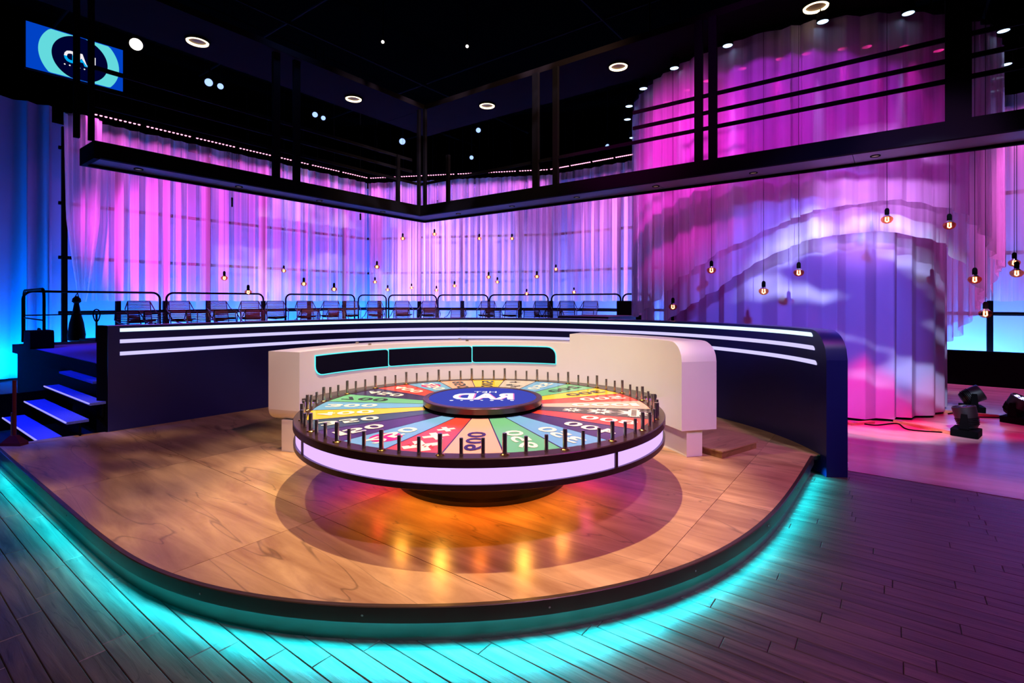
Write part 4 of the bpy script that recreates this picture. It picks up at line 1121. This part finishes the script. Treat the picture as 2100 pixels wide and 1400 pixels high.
# small downlights in the soffit
for (px, t_or_s, run) in ((940, 0, 'r'), (1050, 0, 'r'), (1183, 0, 'r'), (1345, 0, 'r'), (1545, 0, 'r'), (1795, 0, 'r'), (785, 0, 'l'), (655, 0, 'l'), (490, 0, 'l'), (284, 0, 'l')):
    if run == 'r': s = s_at(px, 7.72); q = (s, 7.72)
    else: q = (-8.2, t_at(px, -8.2))
    dl = B().lathe([(0.055, -0.003), (0.055, 0.008), (0.04, 0.008), (0.04, -0.003)], 16, (q[0], q[1], ZC + 0.004), 0, 2 * math.pi, True).build('downlight', M_BLACK, cw)
    B().lathe([(0.039, 0.004), (0.0001, 0.004)], 14, (q[0], q[1], ZC + 0.002)).build('lens', mat('dim lamp glass', (150, 130, 90), 0.2, emit=(1.0, 0.75, 0.4), strength=0.12), dl)
# upper gantry
ug = empty('upper_gantry', (0, 0, 0), ROT); tag(ug, 'black upper ceiling band with ring lamps above the catwalk', 'ceiling band')
M_UG = mat('dark brown ceiling panel', (5, 3, 3), 0.9, spec=0.05)
B().box(-9.1, 6.0, 7.45, 8.7, ZU + 0.02, ZU + 0.12).build('band', M_UG, ug)
B().box(-9.1, -7.85, -1.0, 7.445, ZU + 0.02, ZU + 0.12).build('band', M_UG, ug)
M_RING = glow('warm ring lamp', (1.0, 0.78, 0.46), 3.0)
for (px, py) in ((405, 86), (725, 203), (999, 217), (1268, 137), (1673, 15)):
    Y = (ZU - EYE) * 1050 / (HOR - py); x = (px - 1050) / 1050 * Y; s, t_ = to_st(x, Y)
    rl = B().lathe([(0.125, -0.012), (0.150, -0.012), (0.155, 0.018), (0.125, 0.018)], 32, (s, t_, ZU), 0, 2 * math.pi, True).build('ring_lamp', M_RING, ug, True)
    B().lathe([(0.125, 0.016), (0.0001, 0.016)], 24, (s, t_, ZU)).build('baffle', mat('brown baffle', (120, 90, 50), 0.6), rl)
    B().lathe([(0.157, -0.006), (0.175, -0.004), (0.175, 0.018), (0.157, 0.018)], 32, (s, t_, ZU), 0, 2 * math.pi, True).build('trim_ring', M_BLACK, rl)

# ================================================================== SCREEN, GRID LAMPS
K = 4500.0
def scr(px, py):
    Y = K / (HOR - py) if False else None
Y1 = K / 575.0; Y2 = K / 514.0
P1 = Vector(((53 - 1050) / 1050 * Y1, Y1)); P2 = Vector(((252 - 1050) / 1050 * Y2, Y2))
zt = EYE + K / 1050; zb = EYE - (137 - HOR) / 1050 * Y1
dxy = P2 - P1; Wd = dxy.length; Hh = zt - zb
tv = empty('hanging_screen', (P1.x, P1.y, zb), math.atan2(dxy.y, dxy.x))
tag(tv, 'hanging video screen with blue and turquoise rings and mirrored lettering', 'screen')
# local x along the screen, local -y faces the room
def ell(cx, cz, rx, rz, y, nm, m, clip_to=True):
    pts = []
    for k in range(72):
        a = 2 * math.pi * k / 72; x = min(max(cx + rx * math.cos(a), 0.012), Wd - 0.012); z = min(max(cz + rz * math.sin(a), 0.012), Hh - 0.012)
        pts.append((x, y, z))
    return B().add(pts, [tuple(range(72))]).build(nm, m, tv)
B().box(-0.012, Wd + 0.012, 0.004, 0.06, -0.012, Hh + 0.012).build('housing', M_BLACK, tv)
B().add([(0, 0, 0), (Wd, 0, 0), (Wd, 0, Hh), (0, 0, Hh)], [(0, 1, 2, 3)]).build('picture', glow('screen blue', lin((0, 66, 196)), 1.0), tv)
ell(Wd * 0.535, Hh * 0.49, Hh * 0.72, Hh * 0.72, -0.002, 'turquoise_ring', glow('screen turquoise', lin((100, 218, 222)), 1.0))
ell(Wd * 0.535, Hh * 0.49, Hh * 0.50, Hh * 0.50, -0.004, 'dark_disc', glow('screen navy', lin((0, 2, 46)), 1.0))
v, f, asp = text_mesh('RAD', 1.0, 0.045)
GC = glow('screen cyan', lin((0, 170, 240)), 1.0); GWs = glow('screen white', (0.9, 0.85, 0.9), 1.0)
lx0, lx1, lz0, lz1 = Wd * 0.365, Wd * 0.695, Hh * 0.35, Hh * 0.62
B().add([(lx0 + (1 - gx) * (lx1 - lx0), -0.006, lz0 + gy * (lz1 - lz0)) for gx, gy in v], f).build('lettering', GC, tv)
B().add([(lx0 + (1 - gx) * (lx1 - lx0), -0.007, lz0 + gy * (lz1 - lz0)) for gx, gy in v if True], [q for q in f if sum(v[i][1] for i in q) / len(q) > 0.52]).build('lettering_top', GWs, tv)
for k in range(7): B().add([(lx0 + 0.01 + k * (lx1 - lx0) / 6.5 + 0.011 * math.cos(a), -0.006, lz0 - 0.045 + 0.011 * math.sin(a)) for a in [2 * math.pi * j / 10 for j in range(10)]], [tuple(range(10))]).build('dot', GWs, tv)
B().tube([(Wd * 0.25, 0.05, Hh), (Wd * 0.25, 0.05, 8.6 - zb)], 0.02, 6).tube([(Wd * 0.75, 0.05, Hh), (Wd * 0.75, 0.05, 8.6 - zb)], 0.02, 6).build('hanger', M_BLACKMETAL, tv)

M_WLAMP = glow('white lamp face', (1.0, 0.92, 0.78), 3.5); M_BLAMP = glow('bluish lamp face', (0.30, 0.45, 1.0), 1.8)
grid = [(279, 91, 26, 7.2, 'w', 'large round white lamp beside the hanging screen'), (785, 86, 7, 7.6, 'w', 'tiny white grid lamp, the nearer the middle of a pair'), (958, 95, 7, 7.6, 'w', 'tiny white grid lamp above the ring lamps, farther along the grid'),
        (428, 169, 17, 6.9, 'b', 'bluish spotlight, larger of the pair below the ring lamp'), (452, 177, 13, 6.9, 'b', 'bluish spotlight, smaller of the pair below the ring lamp'), (646, 235, 12, 6.7, 'b', 'bluish spotlight, higher of the second pair along the grid'), (663, 242, 10, 6.7, 'b', 'bluish spotlight, lower of the second pair along the grid'),
        (825, 290, 14, 6.6, 'b', 'bluish spotlight above the catwalk corner'), (981, 267, 11, 6.7, 'b', 'bluish spotlight under the central ring lamp'), (967, 323, 9, 6.5, 'b', 'small bluish spotlight low over the far corner'), (1246, 300, 10, 6.6, 'b', 'bluish spotlight near the edge of the drape column'), (1107, 346, 8, 6.3, 'w', 'small white spotlight behind the catwalk post')]
for (px, py, d, z, k, lab) in grid:
    Y = (z - EYE) * 1050 / (HOR - py); p = Vector(((px - 1050) / 1050 * Y, Y, z)); r = d * 0.44 * Y / 1050
    o = lamp('grid_spotlight', p, r, M_WLAMP if k == 'w' else M_BLAMP, lab, 'spotlight', 'spotlights on the ceiling grid', (p.x * 0.35, 1.5, 0.8), 0.2)
    Mi = (Matrix.Translation(o.location) @ o.rotation_quaternion.to_matrix().to_4x4()).inverted()
    top = o.rotation_quaternion @ Vector((0, 0, 0.2)) + p
    B().tube([Mi @ top, Mi @ Vector((top.x, top.y, 8.6))], 0.018, 6).build('hanger', M_BLACKMETAL, o)
pipes = empty('lighting_grid'); tag(pipes, 'black pipe lighting grid under the ceiling', 'pipe grid')
for s in (-13, -10.5, -5, -2, 1.5): B().tube([st(s, 0, 7.8), st(s, 15, 7.8)], 0.03, 6).build('pipe', M_BLACKMETAL, pipes)
for t_ in (3, 6, 10, 13): B().tube([st(-15, t_, 7.86), st(5, t_, 7.86)], 0.03, 6).build('pipe', M_BLACKMETAL, pipes)

# ================================================================== PENDANT BULBS
M_AMB = glass('amber bulb glass', (255, 190, 140), 0.16, 0.06); M_FIL = glow('filament', (1.0, 0.72, 0.36), 14.0); M_MIRR = mat('mirrored bulb crown', (210, 215, 220), 0.12, 0.9)
pend = [(460, 570, 13), (509, 599, 14), (582, 555, 10), (623, 582, 12), (685, 593, 12), (769, 578, 9), (773, 547, 11), (795, 594, 9), (826, 489, 10), (844, 590, 8), (891, 480, 9.5), (895, 595, 8.5), (932, 586, 9), (983, 489, 9), (1002, 568, 10), (1020, 578, 9), (1050, 489, 9),
        (1080, 602, 9), (1101, 567, 10.5), (1140, 552, 9), (1177, 599, 9), (1380, 629, 13), (1459, 554, 15), (1566, 597, 18.5), (1638, 559, 18.5), (1819, 450, 22), (1947, 462, 22), (1999, 573, 22), (2021, 643, 22), (2080, 539, 20), (2085, 560, 22)]
pmk = None
BD = 0.135
for i, (px, py, d) in enumerate(pend):
    Y = BD * 1050 / d
    Y = {1380: 8.25, 1459: 7.86, 1566: 7.38, 1638: 7.15, 1819: 6.65, 1947: 6.5, 1999: 6.35, 2021: 6.3, 2080: 7.2, 2085: 6.4}.get(px, Y)
    p = pix(px, py, Y)
    o = empty('pendant_bulb', p)
    tag(o, 'amber pendant bulb on a thin black cord, %s from the left' % ORD[i], 'pendant lamp', 'hanging bulbs before the curtains')
    if pmk is None:
        pmk = [B().lathe([(0.0001, -0.052), (0.020, -0.051), (0.044, -0.040), (0.062, -0.018), (0.0675, 0.004), (0.062, 0.024), (0.046, 0.036)], 18).build('globe', M_AMB, o, True),
               B().lathe([(0.046, 0.036), (0.034, 0.048), (0.022, 0.062)], 16).build('crown', M_MIRR, o, True),
               B().lathe([(0.0001, 0.06), (0.024, 0.06), (0.026, 0.075), (0.026, 0.125), (0.016, 0.145), (0.0001, 0.15)], 14).build('socket', M_BLACK, o, True),
               B().tube([(-0.016, 0, 0.03), (-0.020, 0, -0.02), (0, 0, -0.03), (0.020, 0, -0.02), (0.016, 0, 0.03)], 0.0075, 6).build('filament', M_FIL, o, True)]
    else:
        for q in pmk:
            c_ = q.copy(); COL.objects.link(c_); c_.parent = o
    B().tube([(0, 0, 0.148), (0, 0, 8.6 - p.z)], 0.0032, 5).build('cord', M_BLACK, o)
# two loose black cable ends dangling below the catwalk
for (px, py0, py1, lab) in ((476, 405, 424, 'short black cable end dangling before the pink curtain'), (739, 438, 451, 'short black cable end dangling near the catwalk corner')):
    p = pix(px, py1, 11.5); q = pix(px, py0, 11.5)
    o = empty('cable_end', p); tag(o, lab, 'cable')
    B().tube([(0, 0, 0), (0, 0, q.z - p.z)], 0.018, 6).build('plug', M_BLACK, o); B().tube([(0, 0, q.z - p.z), (0, 0, 8.6 - p.z)], 0.005, 5).build('wire', M_BLACK, o)

# ================================================================== FLOOR LAMPS AND BATTENS BY THE COLUMN
def moving_head(p, rz, tilt, lab, lit):
    o = empty('moving_head_light', p, rz); tag(o, lab, 'stage light', 'moving head lights by the drape column')
    B().prism([(-0.17, -0.12), (-0.15, -0.14), (0.15, -0.14), (0.17, -0.12), (0.17, 0.12), (0.15, 0.14), (-0.15, 0.14), (-0.17, 0.12)], 0.0, 0.09).build('base', M_BLACK, o)
    yk = B()
    for sx in (-1, 1): yk.add([(sx * 0.165, -0.05, 0.09), (sx * 0.165, 0.05, 0.09), (sx * 0.165, 0.03, 0.30), (sx * 0.165, -0.03, 0.30), (sx * 0.135, -0.05, 0.09), (sx * 0.135, 0.05, 0.09), (sx * 0.135, 0.03, 0.30), (sx * 0.135, -0.03, 0.30)],
        [(0, 1, 2, 3), (4, 7, 6, 5), (0, 3, 7, 4), (1, 5, 6, 2), (3, 2, 6, 7), (0, 4, 5, 1)])
    yk.box(-0.165, 0.165, -0.05, 0.05, 0.09, 0.11).build('yoke', M_BLACK, o)
    M = Matrix.Translation((0, 0, 0.25)) @ Matrix.Rotation(tilt, 4, 'X')
    hd = B().lathe([(0.0001, -0.15), (0.085, -0.15), (0.105, -0.12), (0.125, 0.02), (0.13, 0.13), (0.118, 0.14), (0.115, 0.125), (0.0001, 0.125)], 24)
    hd.v = [tuple(M @ Vector(v)) for v in hd.v]; h = hd.build('head', mat('black lamp shell', (6, 6, 9), 0.5), o, True)
    for k in range(7):
        a = 2 * math.pi * k / 6; rr = 0.0 if k == 6 else 0.07
        ln = B().lathe([(0.028, 0.128), (0.018, 0.134), (0.0001, 0.136)], 12, (rr * math.cos(a), rr * math.sin(a), 0)); ln.v = [tuple(M @ Vector(v)) for v in ln.v]
        ln.build('lens', glow('lit lamp lens', (0.6, 0.55, 1.0), 2.2) if lit else mat('dark lens', (20, 18, 40), 0.1), h)
    fn = B()
    for k in range(5): fn.lathe([(0.107 + 0.004 * k, -0.11 + 0.022 * k), (0.119 + 0.003 * k, -0.107 + 0.022 * k), (0.119 + 0.003 * k, -0.102 + 0.022 * k), (0.107 + 0.004 * k, -0.099 + 0.022 * k)], 20)
    fn.v = [tuple(M @ Vector(v)) for v in fn.v]; fn.build('cooling_fins', M_BLACK, h)
moving_head((6.06, 6.83, 0.005), R(40), R(-12), 'black moving head light standing on the floor nearest the seam', False)
moving_head((7.44, 7.55, 0.005), R(28), R(28), 'black moving head light with glowing lenses at the picture edge', True)
moving_head((7.50, 8.35, 0.005), R(60), R(60), 'black moving head light lying low beside the drape hem', False)
M_BAT = wood('batten wood', (120, 84, 54), (170, 128, 90), (3, 20, 8), 0.5)
for (x0, y0, x1, y1, lab) in ((1835, 866, 1955, 892, 'wooden floor batten leading to the nearest moving head light'), (1905, 843, 2050, 856, 'wooden floor batten running behind the moving head lights'), (1742, 872, 1790, 868, 'wooden floor batten at the foot of the drape beside the counter')):
    Ya = EYE * 1050 / (y0 - HOR); Yb = EYE * 1050 / (y1 - HOR); a = Vector(((x0 - 1050) / 1050 * Ya, Ya, 0)); b_ = Vector(((x1 - 1050) / 1050 * Yb, Yb, 0)); d = b_ - a
    o = empty('floor_batten', (a.x, a.y, 0.005), math.atan2(d.y, d.x)); tag(o, lab, 'batten', 'battens at the foot of the drapes')
    B().box(0, d.length, -0.035, 0.035, 0, 0.035).build('timber', M_BAT, o)
    B().box(0.04, 0.12, -0.036, 0.036, 0.035, 0.040).build('plate', M_STEEL, o)
def cable(pts, lab):
    P = catmull([Vector((p[0], p[1], 0.014)) for p in pts], 6); o0 = P[0].copy(); o0.z = 0
    o = B().tube([p - o0 for p in P], 0.009, 6).build('floor_cable', M_BLACK, None, True, o0); tag(o, lab, 'cable', 'cables on the floor')
cable([(6.9, 8.1), (7.2, 8.2), (7.1, 7.9), (7.5, 7.8), (7.4, 7.6)], 'black cable curling between the moving head lights')
cable([(5.05, 7.55), (5.2, 7.35), (5.6, 7.45), (5.5, 7.1), (5.85, 6.95)], 'black cable at the foot of the drapes by the counter')
print('planks', n_pl, 'objects', len(bpy.data.objects))
